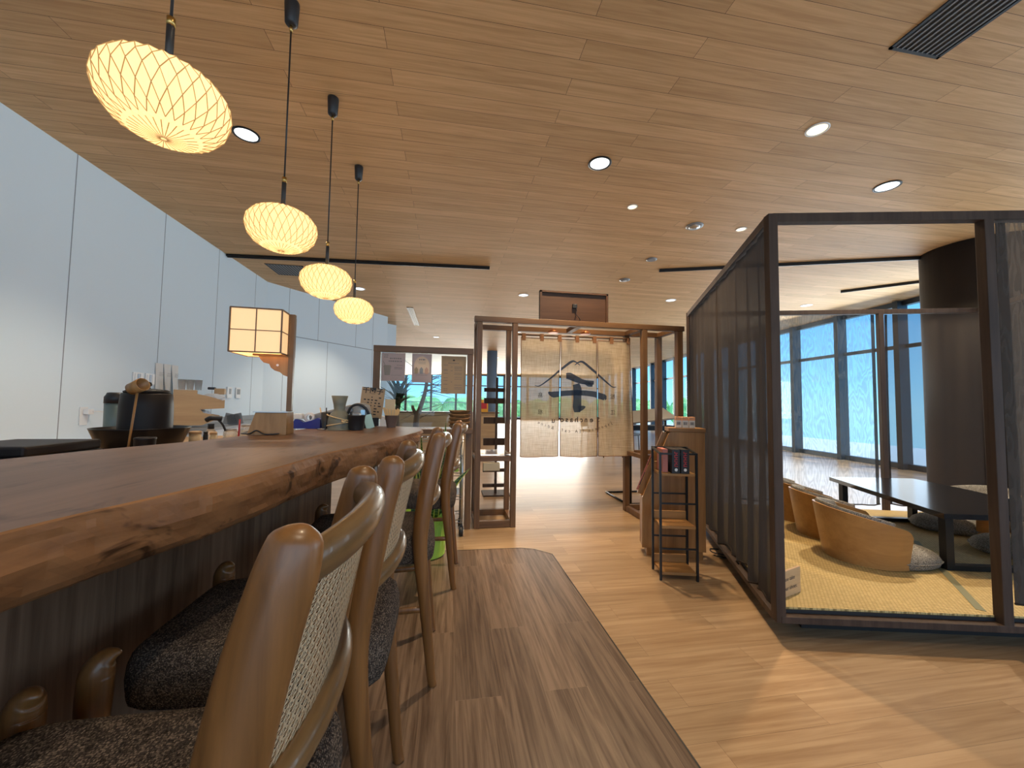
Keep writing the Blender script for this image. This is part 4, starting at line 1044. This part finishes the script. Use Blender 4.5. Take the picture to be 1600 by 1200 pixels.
for i, ((x, y), r, lb) in enumerate(zs):
    if i == 0: z0.location = (x, y, .1605); z0.rotation_euler = (0, 0, math.radians(r)); z0['label'] = lb; o = z0
    else: o = copy_tree(z0, (x, y, .1605), math.radians(r), lb)
    o['group'] = 'floor chairs around the low table'
t = thing('low_table', 'low black lacquered table in the tatami room', 'table', (0, 0, .1605))
TP = [(2.99, 1.90), (3.80, 1.70), (4.10, 2.50), (4.19, 2.88), (3.47, 3.03)]
def ccw(p): return p
m = MB(); m.prism(TP, .325, .358); m.build('tabletop', M['blacklacq'], t)
for (a, b) in (((3.085, 1.955), (3.74, 1.80)), ((3.50, 2.93), (4.06, 2.80))):
    for p in (a, b): m = MB(); m.box((p[0], p[1], .1625), (.045, .045, .322), -.24); m.build('leg', M['blackmetal'], t)
    m = MB(); m.bar((*a, .016), (*b, .016), .045, .030); m.build('foot_bar', M['blackmetal'], t)
t = thing('wooden_notice', 'small pale wooden notice standing on the tatami beside the corner post', 'sign', (1.775, 1.795, .1605), math.atan2(.085, .255))
m = MB(); m.bb(-.125, .125, -.006, .006, .001, .135, .001); m.build('board', M['panelwood'], t)
m = MB()
for body, z in (('Please take', .092), ('off your shoes.', .045)):
    vs, fs = text_verts(body, .030); m.add([(v.x+.0, -.0072, v.y+z) for v in vs], fs)
m.build('lettering', M['ink'], t)
t = thing('floor_cable', 'dark cable lying on the floor behind the oak cabinet', 'cable', (2.05, 2.72, 0))
m = MB(); m.tube([(0, 0, .006), (.05, -.06, .006), (.09, -.02, .006), (.03, .05, .006), (.06, .12, .006), (.12, .10, .006)], .005, 6); m.build('cord', M['black'], t)

# ------------------------------------------------------------------ things on and behind the counter
t = thing('lantern_lamp', 'wooden table lamp with square paper lantern shade on the counter', 'lamp', (-.865, 2.10, .981), math.radians(4))
m = MB(); m.add([(-.085, -.06, 0), (.085, -.06, 0), (.085, .06, 0), (-.085, .06, 0), (-.055, -.05, .108), (.083, -.05, .108), (.083, .05, .108), (-.055, .05, .108)], [(0, 1, 5, 4), (1, 2, 6, 5), (2, 3, 7, 6), (3, 0, 4, 7), (4, 5, 6, 7), (3, 2, 1, 0)]); m.build('base', M['oak'], t)
m = MB(); m.bb(-.066, .086, -.055, .055, .1085, .113); m.build('base_top', M['steel'], t)
m = MB(); m.bb(.066, .090, -.013, .013, .1135, .606, .002); m.build('post', M['frame'], t)
m = MB(); m.prism_y([(.066, .392), (-.07, .392), (-.06, .372), (-.045, .356), (-.02, .350), (-.012, .332), (.005, .318), (.030, .310), (.045, .296), (.066, .288)], -.007, .007); m.build('bracket', M['oak'], t)
m = MB(); m.lathe([(.006, -.0015), (.006, .0015)], n=14); m.v = [(.018+a, -.0085+c*.3, .345+b) for a, b, c in m.v]; m.build('peg', M['white'], t)
x0, x1, y0, y1, zb, zt = -.160, .060, -.105, .105, .396, .606
m = MB(); g = .006
for x in (x0, x1):
    for y in (y0, y1): m.bb(x-g/2, x+g/2, y-g/2, y+g/2, zb, zt)
for z in (zb, (zb+zt)/2, zt):
    h = g if z != (zb+zt)/2 else g*.6
    for y in (y0, y1): m.bb(x0, x1, y-h/2, y+h/2, z-h/2, z+h/2)
    for x in (x0, x1): m.bb(x-h/2, x+h/2, y0, y1, z-h/2, z+h/2)
xm, ym = (x0+x1)/2, 0
for y in (y0, y1): m.bb(xm-.002, xm+.002, y-.002, y+.002, zb, zt)
for x in (x0, x1): m.bb(x-.002, x+.002, -.002, .002, zb, zt)
m.bb(xm-.045, .066, -.010, .010, zb-.006, zb+.004); m.build('lantern_frame', M['frame'], t)
m = MB(); e = .0022
m.bb(x0+e, x1-e, y0+e, y0+e+.001, zb, zt); m.bb(x0+e, x1-e, y1-e-.001, y1-e, zb, zt); m.bb(x0+e, x0+e+.001, y0+e, y1-e, zb, zt); m.bb(x1-e-.001, x1-e, y0+e, y1-e, zb, zt)
m.build('paper_shade', M['shadepaper'], t)
ld = bpy.data.lights.new('lantern_bulb', 'POINT'); ld.energy = .8; ld.color = (1, .62, .3); ld.shadow_soft_size = .03
l = bpy.data.objects.new('lantern_bulb_light', ld); COL.objects.link(l); l.location = (-.91, 2.10, 1.42)
m = MB(); m.tube([(-.80, 2.03, .988), (-.86, 2.02, .986), (-.90, 2.028, 1.003), (-.93, 2.03, .988), (-.98, 2.06, .986), (-1.0, 2.15, .986), (-1.0, 2.24, .99)], .0035, 6)
tag(m.build('lamp_cord', M['black']), 'thin black cord curling around the base of the paper lantern lamp', 'cable')

t = thing('black_printer', 'low black machine behind the counter at the far left', 'printer', (-1.75, 1.86, .831), 0)
m = MB(); m.bb(-.17, .17, -.24, .24, 0, .085, .008); m.build('body', M['black'], t)
m = MB(); m.bb(-.165, .165, -.10, .235, .0855, .128, .010); m.build('lid', M['urn'], t)
m = MB(); m.bb(-.175, -.02, -.25, -.11, .0855, .135, .008); m.build('raised_block', mat('blue_black', (.02, .03, .045), .4), t)
t = thing('large_bowl', 'wide black glazed bowl behind the counter', 'bowl', (-1.65, 2.43, .831))
m = MB(); m.lathe([(.130, 0), (.142, .008), (.165, .05), (.188, .11), (.205, .155), (.208, .160), (.200, .160), (.182, .115), (.158, .055), (.125, .016), (.001, .014)], n=40, caps=False); m.build('body', M['glaze'], t)
t = thing('water_urn', 'black iron water urn with lid standing in the wide bowl', 'urn', (-1.65, 2.45, .846))
m = MB(); m.lathe([(.104, 0), (.114, .02), (.116, .12), (.114, .26), (.108, .325), (.100, .332)], n=40); m.build('body', M['urn'], t)
m = MB(); m.lathe([(.098, .333), (.100, .342), (.082, .352), (.03, .358)], n=32); ld_ = m.build('lid', M['urn'], t)
m = MB(); m.lathe([(.012, .358), (.010, .368), (.018, .378), (.014, .392), (.004, .396)], n=16); m.build('knob', M['urn'], ld_)
t = thing('water_ladle', 'bamboo ladle with its cup up, resting against the urn', 'ladle', (-1.535, 2.22, .846))
m = MB(); m.tube([(-.02, -.02, .02), (.0, -.01, .33)], .005, 8, sub=1); m.build('handle', M['oak'], t)
m = MB(); ax = Matrix.Rotation(math.radians(68), 3, 'Y')@Matrix.Rotation(.3, 3, 'X')
q = MB(); q.lathe([(.002, -.035), (.030, -.035), (.033, .035), (.030, .035), (.027, -.028), (.002, -.030)], n=24, caps=False)
m.v = [tuple(ax@Vector(v)+Vector((.0, -.01, .362))) for v in q.v]; m.f = q.f; m.mi = q.mi; m.sm = q.sm; m.build('cup', M['oak'], t)
t = thing('ladle_stand', 'small black ribbed cup in front of the wide bowl', 'cup', (-1.46, 2.17, .831))
m = MB(); m.lathe([(.036, 0), (.040, .05), (.041, .115), (.043, .118), (.043, .125), (.040, .128), (.038, .125), (.036, .01), (.001, .008)], n=28, caps=False); m.build('body', M['urn'], t)
t = thing('coffee_grinder', 'tall grey-green grinder with a black lid behind the urn', 'grinder', (-1.98, 2.70, .831))
m = MB(); m.lathe([(.038, 0), (.042, .02), (.046, .13)], n=28); m.build('base', M['black'], t)
m = MB(); m.lathe([(.050, .131), (.052, .14), (.054, .285)], n=28); m.build('body', mat('grey_green', (.16, .21, .19), .4), t)
m = MB(); m.lathe([(.056, .286), (.056, .325), (.048, .338), (.044, .350), (.03, .352)], n=28); m.build('lid', M['black'], t)
t = thing('power_outlet', 'white wall outlet with a plugged-in adapter, left of the urn', 'outlet', (-3.199, 4.015, .98))
m = MB(); m.bb(0, .008, -.038, .038, -.075, .085, .002); m.build('plate', M['white'], t)
m = MB(); m.bb(.0085, .05, -.012, .045, .02, .065, .004); m.build('adapter', M['white'], t)
m = MB(); m.tube([(.05, .03, .045), (.09, .06, .045), (.11, .11, .02), (.10, .12, -.06), (.09, .09, -.14), (.12, .05, -.225)], .004, 8); m.build('cord', M['white'], t)
t = thing('switch_panel', 'white wall switch plates above the urn', 'switch', (-3.199, 4.68, 1.36))
for y in (-.08, .085):
    m = MB(); m.bb(0, .008, y-.07, y+.065, -.06, .06, .002); p = m.build('plate', M['white'], t)
    for q in (-.035, .0, .035): m = MB(); m.bb(.0085, .011, y+q-.013, y+q+.013, -.045, .045, .001); m.build('rocker', mat('pale_blue', (.35, .45, .6), .4) if q == 0 else M['white'], p)
for k in range(3):
    t = thing('wall_note', 'white paper sheet pinned on the white wall, %s of three' % ('left', 'middle', 'right')[k], 'paper', (-3.198, 4.89+.125*k, 1.20))
    m = MB(); m.grid(lambda u, v: Vector((.002+.014*math.sin(u*2.5+k)*(1-v)+.012*(1-v), -.056+.112*u+.015*(1-v)*k*.4, .345*v)), 8, 10); m.build('sheet', M['paper'], t, fixn=False)
    m = MB()
    for j in range(4): m.bb(.030-.004*j*.1, .0305, -.035, .03-.01*(j % 2), .24-.012*j, .2425-.012*j)
    m.build('print', M['inkgrey'], t)
for k, y in enumerate((6.30, 6.54)):
    t = thing('wall_controller', 'small white wall controller with grey display, %s of two' % ('left', 'right')[k], 'thermostat', (-3.199, y, 1.25))
    m = MB(); m.bb(0, .018, -.065, .065, -.08, .085, .004); m.build('case', M['white'], t)
    m = MB(); m.bb(.0185, .020, -.02 if k == 0 else -.045, .035 if k == 0 else .045, -.02, .06); m.build('display', M['grey'], t)
t = thing('steel_counter', 'grey steel back counter along the white wall', 'counter', (-2.86, 6.0, 0))
m = MB(); m.bb(-.30, .26, -1.25, 1.10, .80, .83, .003); m.build('top', M['grey'], t)
m = MB(); m.bb(-.33, -.305, -1.25, 1.10, .80, .90); m.build('upstand', M['grey'], t)
m = MB(); m.bb(-.30, .24, -1.22, 1.07, .0, .799); m.build('cabinet', M['white'], t)
# cup and bag dispenser, wooden
t = thing('wooden_dispenser', 'pale wooden two-tier dispenser with scooped front behind the urn', 'dispenser', (-2.78, 5.05, .831), math.radians(28))
side = [(-.02, 0.07), (.30, .07), (.42, .13), (.44, .16), (.36, .19), (.30, .24), (.42, .245), (.42, .36), (.24, .40), (.24, .44), (-.02, .44)]
poly = [(a-.30, b) for a, b in [(0, .02), (.26, .02), (.42, .10), (.42, .125), (.27, .16), (.24, .20), (.46, .215), (.46, .30), (.32, .35), (.20, .38), (.20, .42), (0, .42)]]
for y in (-.10, .10): m = MB(); m.prism_y(poly, y-.006, y+.006); m.build('side_panel', M['panelwood'], t)
m = MB(); m.bb(-.298, -.285, -.094, .094, .02, .42); m.build('back_panel', M['panelwood'], t)
m = MB(); m.bb(-.28, .155, -.094, .094, .215, .228); m.build('shelf', M['panelwood'], t)
m = MB(); m.bb(-.28, .115, -.094, .094, .098, .110); m.build('shelf', M['panelwood'], t)
m = MB(); m.bb(-.28, -.11, -.094, .094, .405, .418); m.build('top_panel', M['panelwood'], t)
for q in range(5): m = MB(); m.bb(.148, .160, -.094+.041*q, -.072+.041*q, .229, .31); m.build('slotted_front', M['panelwood'], t)
for k in range(3):
    m = MB(); m.lathe([(.030, 0), (.040, .12), (.038, .12), (.028, .005), (.001, .004)], (-2.985+.055*k, 4.93+.05*k, 1.2515), 20, caps=False)
    tag(m.build('plastic_cup', M['clear']), 'clear plastic cup on top of the wooden dispenser, %s one' % ('left', 'middle', 'right')[k], 'cup', 'clear cups on the wooden dispenser')
for k, (dx, dy, dz, w) in enumerate(((.06, .04, .30, .13), (-.04, -.01, .115, .10))):
    m = MB(); bm = bmesh.new(); bmesh.ops.create_icosphere(bm, subdivisions=3, radius=1); random.seed(k)
    for v in bm.verts: v.co = Vector((v.co.x*w, v.co.y*.06, v.co.z*.055))*(1+random.uniform(-.12, .12))
    bm.verts.index_update(); m.add([v.co+Vector((-2.80+dx, 5.04+dy, .831+dz+.03)) for v in bm.verts], [[v.index for v in f.verts] for f in bm.faces]); bm.free()
    tag(m.build('plastic_bag', M['white']), ('crumpled white plastic packets on the upper tier of the wooden dispenser', 'crumpled white packet in the lower scoop of the wooden dispenser')[k], 'packet')
t = thing('dark_box', 'small brown box with black lid on the wooden dispenser', 'box', (-2.72, 5.18, 1.21), .3)
m = MB(); m.bb(-.05, .05, -.05, .05, 0, .07, .003); m.build('carton', M['panelwood'], t)
m = MB(); m.bb(-.12, -.045, -.03, .03, .055, .085, .008); m.build('lid', M['black'], t)
t = thing('spray_bottle', 'black trigger sprayer with a clear bottle behind the counter', 'spray bottle', (-1.60, 2.96, .831))
m = MB(); m.lathe([(.036, 0), (.038, .01), (.038, .085), (.018, .115)], n=24); m.build('bottle', M['clear'], t)
m = MB(); m.lathe([(.019, .116), (.019, .15)], n=16); m.tube([(-.03, 0, .175), (0, 0, .19), (.05, .03, .185)], .017, 10); m.tube([(.03, .02, .18), (.055, .035, .14), (.065, .05, .10)], .007, 8); m.build('trigger', M['black'], t)
for k, (x, y, r, h) in enumerate(((-1.50, 2.62, .030, .110), (-1.47, 2.75, .018, .095), (-1.52, 2.84, .016, .09))):
    t = thing('tea_canister', 'small tan tea canister behind the counter slab, %s' % ('largest', 'beside the largest', 'farthest of three')[k], 'canister', (x, y, .831))
    m = MB(); m.lathe([(r, 0), (r, h)], n=20); m.build('body', M['teacup'], t)
    m = MB(); m.lathe([(r*1.06, h+.0005), (r*1.06, h+.012), (r*.9, h+.015)], n=20); m.build('lid', M['panelwood'], t)
for k, (x, y, r, h, c, lb) in enumerate(((-1.52, 3.05, .045, .10, 'clear', 'clear glass jar behind the counter near the sprayer'), (-1.50, 3.26, .06, .12, 'clear', 'wide clear glass container behind the counter, left of the lantern lamp'), (-1.52, 2.93-.17, .014, .10, 'black', 'small black bottle beside the tan canisters'))):
    t = thing('jar', lb, 'jar', (x, y, .831))
    m = MB(); m.lathe([(r, 0), (r, h*.9), (r*.8, h), (r*.72, h), (r*.9, h*.88), (r*.9, .005), (.001, .004)], n=24, caps=False); m.build('body', M[c], t)
    m = MB(); m.lathe([(r*.85, h+.001), (r*.85, h+.012)], n=24); m.build('lid', M['steel'] if c == 'clear' else M['black'], t)
m = MB(); m.tube([(-1.47, 3.05, .832), (-1.47, 3.06, 1.01)], .006, 8, sub=1); tag(m.build('stirring_stick', M['red']), 'thin dark red stick standing among the jars behind the counter', 'stick')
t = thing('brush', 'small brush with a green handle leaning behind the counter', 'brush', (-1.46, 3.20, .835))
m = MB(); m.bar((-.03, 0, .0), (.0, .0, .07), .022, .018); m.build('bristles', M['basket'], t)
m = MB(); m.bar((0, 0, .0705), (.035, 0, .15), .014, .010); m.build('handle', M['lime'], t)
t = thing('desk_calendar', 'small grey standing calendar on the steel back counter', 'calendar', (-2.66, 5.45, .8305), .5)
m = MB(); m.bar((0, 0, 0), (-.03, 0, .135), .16, .004); m.bar((-.06, 0, 0), (-.032, 0, .135), .16, .004); m.build('cover', M['grey'], t)
m = MB()
for q in range(4): m.bb(-.002-.007*q, .001-.007*q, -.07, .07, .03+.026*q, .038+.026*q)
m.build('print', M['ink'], t)
t = thing('coffee_scale', 'dark box-shaped machine with steel cups behind the lantern lamp base', 'machine', (-1.42, 3.30+.25, .831))
m = MB(); m.bb(-.12, .12, -.08, .08, 0, .085, .004); m.build('body', M['black'], t)
for q in (-.05, .05): m = MB(); m.lathe([(.035, .086), (.037, .14), (.033, .14), (.031, .09)], (q, 0, 0), 20); m.build('steel_cup', M['steel'], t)
# right-hand group on the slab
t = thing('tape_dispenser', 'blue tape dispenser with a white roll on the counter', 'tape dispenser', (-.835, 2.53, .981), .1)
m = MB(); m.prism_y([(-.08, 0), (.07, 0), (.07, .058), (.055, .064), (.03, .052), (-.02, .036), (-.045, .052), (-.07, .056), (-.08, .03)], -.028, .028); m.build('body', M['blue'], t)
q = MB(); q.lathe([(.016, -.010), (.030, -.010), (.030, .010), (.016, .010)], n=28, caps=False); m = MB(); m.v = [(a+.005, c, b+.066) for a, b, c in q.v]; m.f = q.f; m.mi = q.mi; m.sm = q.sm; m.build('tape_roll', M['white'], t)
m = MB(); m.bb(-.085, -.03, -.026, .026, .058, .088, .004); m.build('white_block', M['paper'], t)
t = thing('pen_cup', 'black pen holder leaning beside the blue tape dispenser', 'pen holder', (-.712, 2.44, .981))
m = MB(); m.lathe([(.030, 0), (.030, .006)], (-.01, -.01, 0), 24); m.build('metal_base', M['steel'], t)
m = MB(); m.lathe([(.018, .0065), (.026, .10), (.024, .10), (.016, .012), (.001, .011)], n=20, caps=False); m.build('cup', M['black'], t)
for q, c in ((-.008, 'straw'), (.006, 'ink')): m = MB(); m.tube([(q, 0, .02), (q*2.5-.012, 0, .128)], .0035, 6, sub=1); m.build('pen', M[c], t)
t = thing('stoneware_jug', 'olive grey stoneware bottle with straw rope on the counter', 'jug', (-.630, 2.42, .981))
m = MB(); m.lathe([(.068, 0), (.068, .004), (.062, .008), (.064, .03), (.062, .06), (.052, .088), (.038, .105), (.030, .118), (.034, .15), (.046, .200), (.043, .200), (.028, .13), (.001, .12)], n=36, caps=False); m.build('body', M['jug'], t)
m = MB()
for z, sl in ((.072, -.018), (.035, .012)): m.tube([(.066*math.cos(a), .066*math.sin(a), z+sl*math.cos(a)) for a in [2*PI*k/24 for k in range(25)]], .0035, 6, sub=1, caps=False)
m.tube([(.03, -.062, .055), (.05, -.07, .045), (.035, -.075, .05), (.055, -.07, .055)], .004, 6); m.build('rope', M['rope'], t)
t = thing('black_cup', 'black plastic tub on the counter right of the jug', 'tub', (-.527, 2.40, .981))
m = MB(); m.lathe([(.038, 0), (.040, .01), (.047, .080), (.050, .082), (.050, .088), (.045, .088), (.037, .010), (.001, .008)], n=32, caps=False); m.build('body', M['black'], t)
m = MB(); m.bb(-.02, .02, -.03, .03, .05, .10, .005); m.build('contents', M['grey'], t)
t = thing('card_terminal', 'grey and black tilted payment machine behind the jug', 'machine', (-.68, 2.63, .981))
m = MB(); m.box((-.04, 0, .09), (.26, .12, .045), bev=.008, rot=Matrix.Rotation(-.28, 3, 'Y')); m.build('slanted_lid', M['grey'], t)
m = MB(); m.bb(-.15, .0, -.05, .05, 0, .055, .006); m.build('base', M['black'], t)
m = MB(); m.lathe([(.065, 0), (.066, .10), (.055, .145), (.02, .158)], (.125, .0, 0), 28); m.build('housing', M['grey'], t)
m = MB(); m.tube([(.06, -.06, .0), (.065, -.065, .10), (.10, -.068, .145), (.15, -.06, .14), (.185, -.05, .09), (.19, -.05, 0)], .008, 8); m.build('dark_arc', M['black'], t)
m = MB(); m.bb(.14, .165, -.072, -.062, .08, .115, .002); m.build('screen', mat('screen_blue', (.25, .45, .65), .3, emit=(.3, .55, .8), es=.3), t)
t = thing('paper_notice', 'tan hand-printed notice board leaning at the end of the counter', 'notice', (-.505, 2.73, .985))
m = MB(); rt = Matrix.Rotation(.10, 3, 'Y'); m.box((0, 0, .155), (.150, .004, .205), rot=rt); m.build('sheet', kraft, t)
m = MB(); m.bb(-.04, .05, -.01, .03, 0, .055); m.build('stand', M['black'], t)
m = MB()
vs, fs = text_verts('千団子', .045, bold=.001); m.add([tuple(rt@Vector((v.x-.002, -.0035, v.y+.235-.155))+Vector((0, 0, .155))) for v in vs], fs)
random.seed(2)
for q in range(7):
    z = .19-.019*q
    for j in range(5):
        if random.random() < .75: w_ = random.uniform(.006, .020); x = -.055+.024*j; m.add([tuple(rt@Vector((a, -.0035, z-.155+b))+Vector((0, 0, .155))) for a, b in ((x, 0), (x+w_, 0), (x+w_, .008), (x, .008))], [(0, 1, 2, 3)])
m.build('print', M['ink'], t, fixn=False)
t = thing('mint_card', 'small pale green card standing at the end of the counter', 'card', (-.487, 2.55, .981), .2)
m = MB(); m.bar((-.012, 0, .085), (.012, 0, 0), .05, .003); m.build('card', mat('mint', (.5, .72, .66), .6), t)
t = thing('white_box', 'small white box on the screen shelf beside the post', 'box', (-.545, 3.50, .916)); m = MB(); m.bb(-.05, .045, -.03, .05, 0, .105, .003); m.build('carton', M['white'], t); m = MB(); m.bb(-.051, .046, -.031, .051, .095, .108, .003); m.build('lid', M['white'], t)
t = thing('stick_cup', 'brown paper cup of pale wrapped sticks at the end of the counter', 'cup', (-.362, 2.64, .981))
m = MB(); m.lathe([(.028, 0), (.042, .078), (.044, .080), (.040, .080), (.027, .004), (.001, .003)], n=28, caps=False); m.build('cup', M['brownpot'], t)
random.seed(4)
for k in range(15):
    a = 2*PI*k/15; r = .030; l = random.uniform(.115, .135); m = MB(); m.bar((r*.6*math.cos(a), r*.6*math.sin(a), .02), (r*1.75*math.cos(a), r*1.75*math.sin(a), l), .009, .002); m.build('wrapped_stick', M['straw'], t)
m = MB(); m.bb(-.043, .022, .0, .004, .05, .185, .001); m.build('card_sign', M['teacup'], t)
t = thing('basket_stack', 'stack of woven baskets on the shelf at the right of the screen', 'basket', (.112, 3.56, .916))
for k in range(5):
    m = MB(); r0 = .082+.004*(k % 2); z = .033*k
    m.lathe([(r0-.012, z), (r0, z+.008), (r0+.010, z+.028), (r0+.012, z+.031), (r0+.004, z+.032), (r0-.006, z+.01)], n=36)
    m.tube([((r0+.010)*math.cos(a), (r0+.010)*math.sin(a), z+.026+.005*math.sin(a*3+k)) for a in [2*PI*q/36 for q in range(37)]], .0045, 6, sub=1, caps=False); m.build('basket', M['basket'], t)

# ------------------------------------------------------------------ plants
def blade(m, base, az, lean, h, w, curve=.0, mi=(0, 1), seg=10, fold=.15, droop=0, face=None):
    """leaf strip: centre one slot, margins the other"""
    dr = Vector((math.cos(az), math.sin(az), 0)); sd = Vector((-math.sin(az), math.cos(az), 0)) if face is None else Vector((math.cos(face), math.sin(face), 0)); vs = []
    fd = Vector((-sd.y, sd.x, 0)) if face is not None else dr
    for k in range(seg+1):
        t = k/seg; wd = w*(1-t)**.55*(.65+1.3*t*(1-t)) if t < 1 else .0005
        p = Vector(base)+dr*(lean*t*t+curve*math.sin(t*3))+Vector((0, 0, h*(t-droop*t*t)))
        for c, f in ((-1, 0), (-.68, -.5), (0, -1), (.68, -.5), (1, 0)): vs.append(p+sd*wd*c-fd*f*wd*fold)
    for k in range(seg):
        for j in range(4): m.f.append(tuple(len(m.v)+i for i in (k*5+j, k*5+j+1, (k+1)*5+j+1, (k+1)*5+j))); m.mi.append(mi[1] if j in (0, 3) else mi[0]); m.sm.append(True)
    m.v += [tuple(v) for v in vs]
M['leafedge'] = mat('yellow_leaf_margin', (.55, .55, .12), .45)
M['snake'] = mat('snake_leaf', (.05, .10, .035), .4)
def snake_leaf_bands():
    m = M['snake']; tc = nd(m, 'ShaderNodeTexCoord'); w = nd(m, 'ShaderNodeTexWave', Scale=14.0, Distortion=7.0, Detail=2.0); w.bands_direction = 'Z'; lk(m, tc.outputs['Object'], w.inputs['Vector'])
    r = ramp(m, [(.3, (.018, .055, .02)), (.75, (.10, .19, .06))]); lk(m, w.outputs['Fac'], r.inputs[0]); lk(m, r.outputs[0], bsdf(m).inputs['Base Color'])
snake_leaf_bands()
t = thing('snake_plant', 'tall potted snake plant in lime green wrap behind the last stool', 'potted plant', (-.13, 3.02, 0))
m = MB(); m.lathe([(.10, .004), (.115, .05), (.125, .24), (.118, .245), (.11, .06)], n=28, caps=True); m.build('pot', M['brownpot'], t)
m = MB(); n_ = 40; prof = [(.112, .0), (.135, .015), (.138, .12), (.150, .24), (.185, .33)]
vs = []
for r, z in prof:
    for k in range(n_): a = 2*PI*k/n_; q = r*(1+(.07*math.sin(k*2.4)+.05*math.sin(k*1.1))*(z/.33)); vs.append((q*math.cos(a), q*math.sin(a), z+.02*math.sin(k*1.7)*(z/.33)))
m.add(vs, [(i*n_+k, i*n_+(k+1) % n_, (i+1)*n_+(k+1) % n_, (i+1)*n_+k) for i in range(len(prof)-1) for k in range(n_)], 0, False); m.build('wrap', M['lime'], t)
m = MB(); m.lathe([(.001, .235), (.112, .235)], n=20, caps=False); m.build('soil', M['brownpot'], t)
random.seed(12)
LV = [(.10, .0, 0.2, .02, .80, .030), (-.09, .0, 2.8, .06, .66, .024), (-.05, -.05, 3.6, .05, .70, .026), (.02, .04, 1.4, .03, .64, .028), (-.06, .05, 2.6, .12, .60, .026), (.08, .0, .05, .20, .44, .046), (.03, -.07, 5.2, .06, .56, .026), (-.08, .05, 3.0, .20, .58, .024), (.06, -.04, 5.8, .10, .62, .028), (-.01, -.03, 3.9, .12, .66, .026), (-.10, -.03, 3.2, .14, .64, .022), (.02, .0, .8, .04, .60, .028), (-.04, 0, 3.1, .02, .72, .024)]
for x, y, az, ln, h, w in LV:
    m = MB(); blade(m, (x, y, .235), az, ln*1.2, h-.03, w*1.25, 0.0, face=random.uniform(-.7, .7)); m.build('leaf', [M['snake'], M['leafedge']], t, fixn=False)
t = thing('yucca_plant', 'dark spiky-leaved tall plant seen through the wooden screen', 'potted plant', (-.56, 4.6, 0))
m = MB(); m.lathe([(.13, 0), (.16, .30), (.15, .30), (.12, .05)], n=28); m.build('pot', M['brownpot'], t)
m = MB(); m.tube([(0, 0, .2), (.01, 0, .6), (-.01, 0, 1.0), (.0, 0, 1.18)], [.03, .026, .024, .02], 12); m.build('trunk', M['trunk'], t)
random.seed(21)
for k in range(46):
    az = random.uniform(0, 2*PI); el = random.uniform(-.1, 1.0); L_ = random.uniform(.26, .36); m = MB()
    blade(m, (.0, 0, 1.13+random.uniform(-.07, .07)), az, L_*math.cos(el)*1.0, L_*math.sin(el)*1.15+.04, .036, 0, seg=6, droop=.3 if el < .5 else 0); m.build('leaf', [M['darkgreen'], M['darkgreen']], t, fixn=False)
t = thing('bare_branch_tree', 'bare branch with thin twigs standing beyond the wooden screen', 'branch', (-.46, 6.0, 0))
m = MB(); m.lathe([(.13, 0), (.15, .28), (.14, .28), (.11, .04)], n=24); m.build('pot', M['white'], t)
m = MB(); m.tube([(0, 0, .1), (0, 0, .85), (.05, 0, 1.05), (.12, 0, 1.30), (.15, 0, 1.52), (.17, 0, 1.60)], [.05, .045, .035, .028, .024, .022], 10); m.tube([(.02, 0, .92), (-.05, 0, 1.05), (-.055, 0, 1.10)], [.03, .022, .018], 8); m.build('trunk', M['trunk'], t)
m = MB(); random.seed(6)
for k in range(26):
    z = random.uniform(.9, 1.6); x = .15 if z > 1.3 else .06; a = random.uniform(-.6, 1.0); s = random.choice((-1, 1, 1)); l_ = random.uniform(.2, .5)
    m.tube([(x, 0, z), (x+s*l_*.5, random.uniform(-.1, .1), z+a*l_*.4), (x+s*l_, random.uniform(-.15, .15), z+a*l_*.9)], [.006, .004, .002], 5, sub=3)
m.build('twigs', M['trunk'], t)
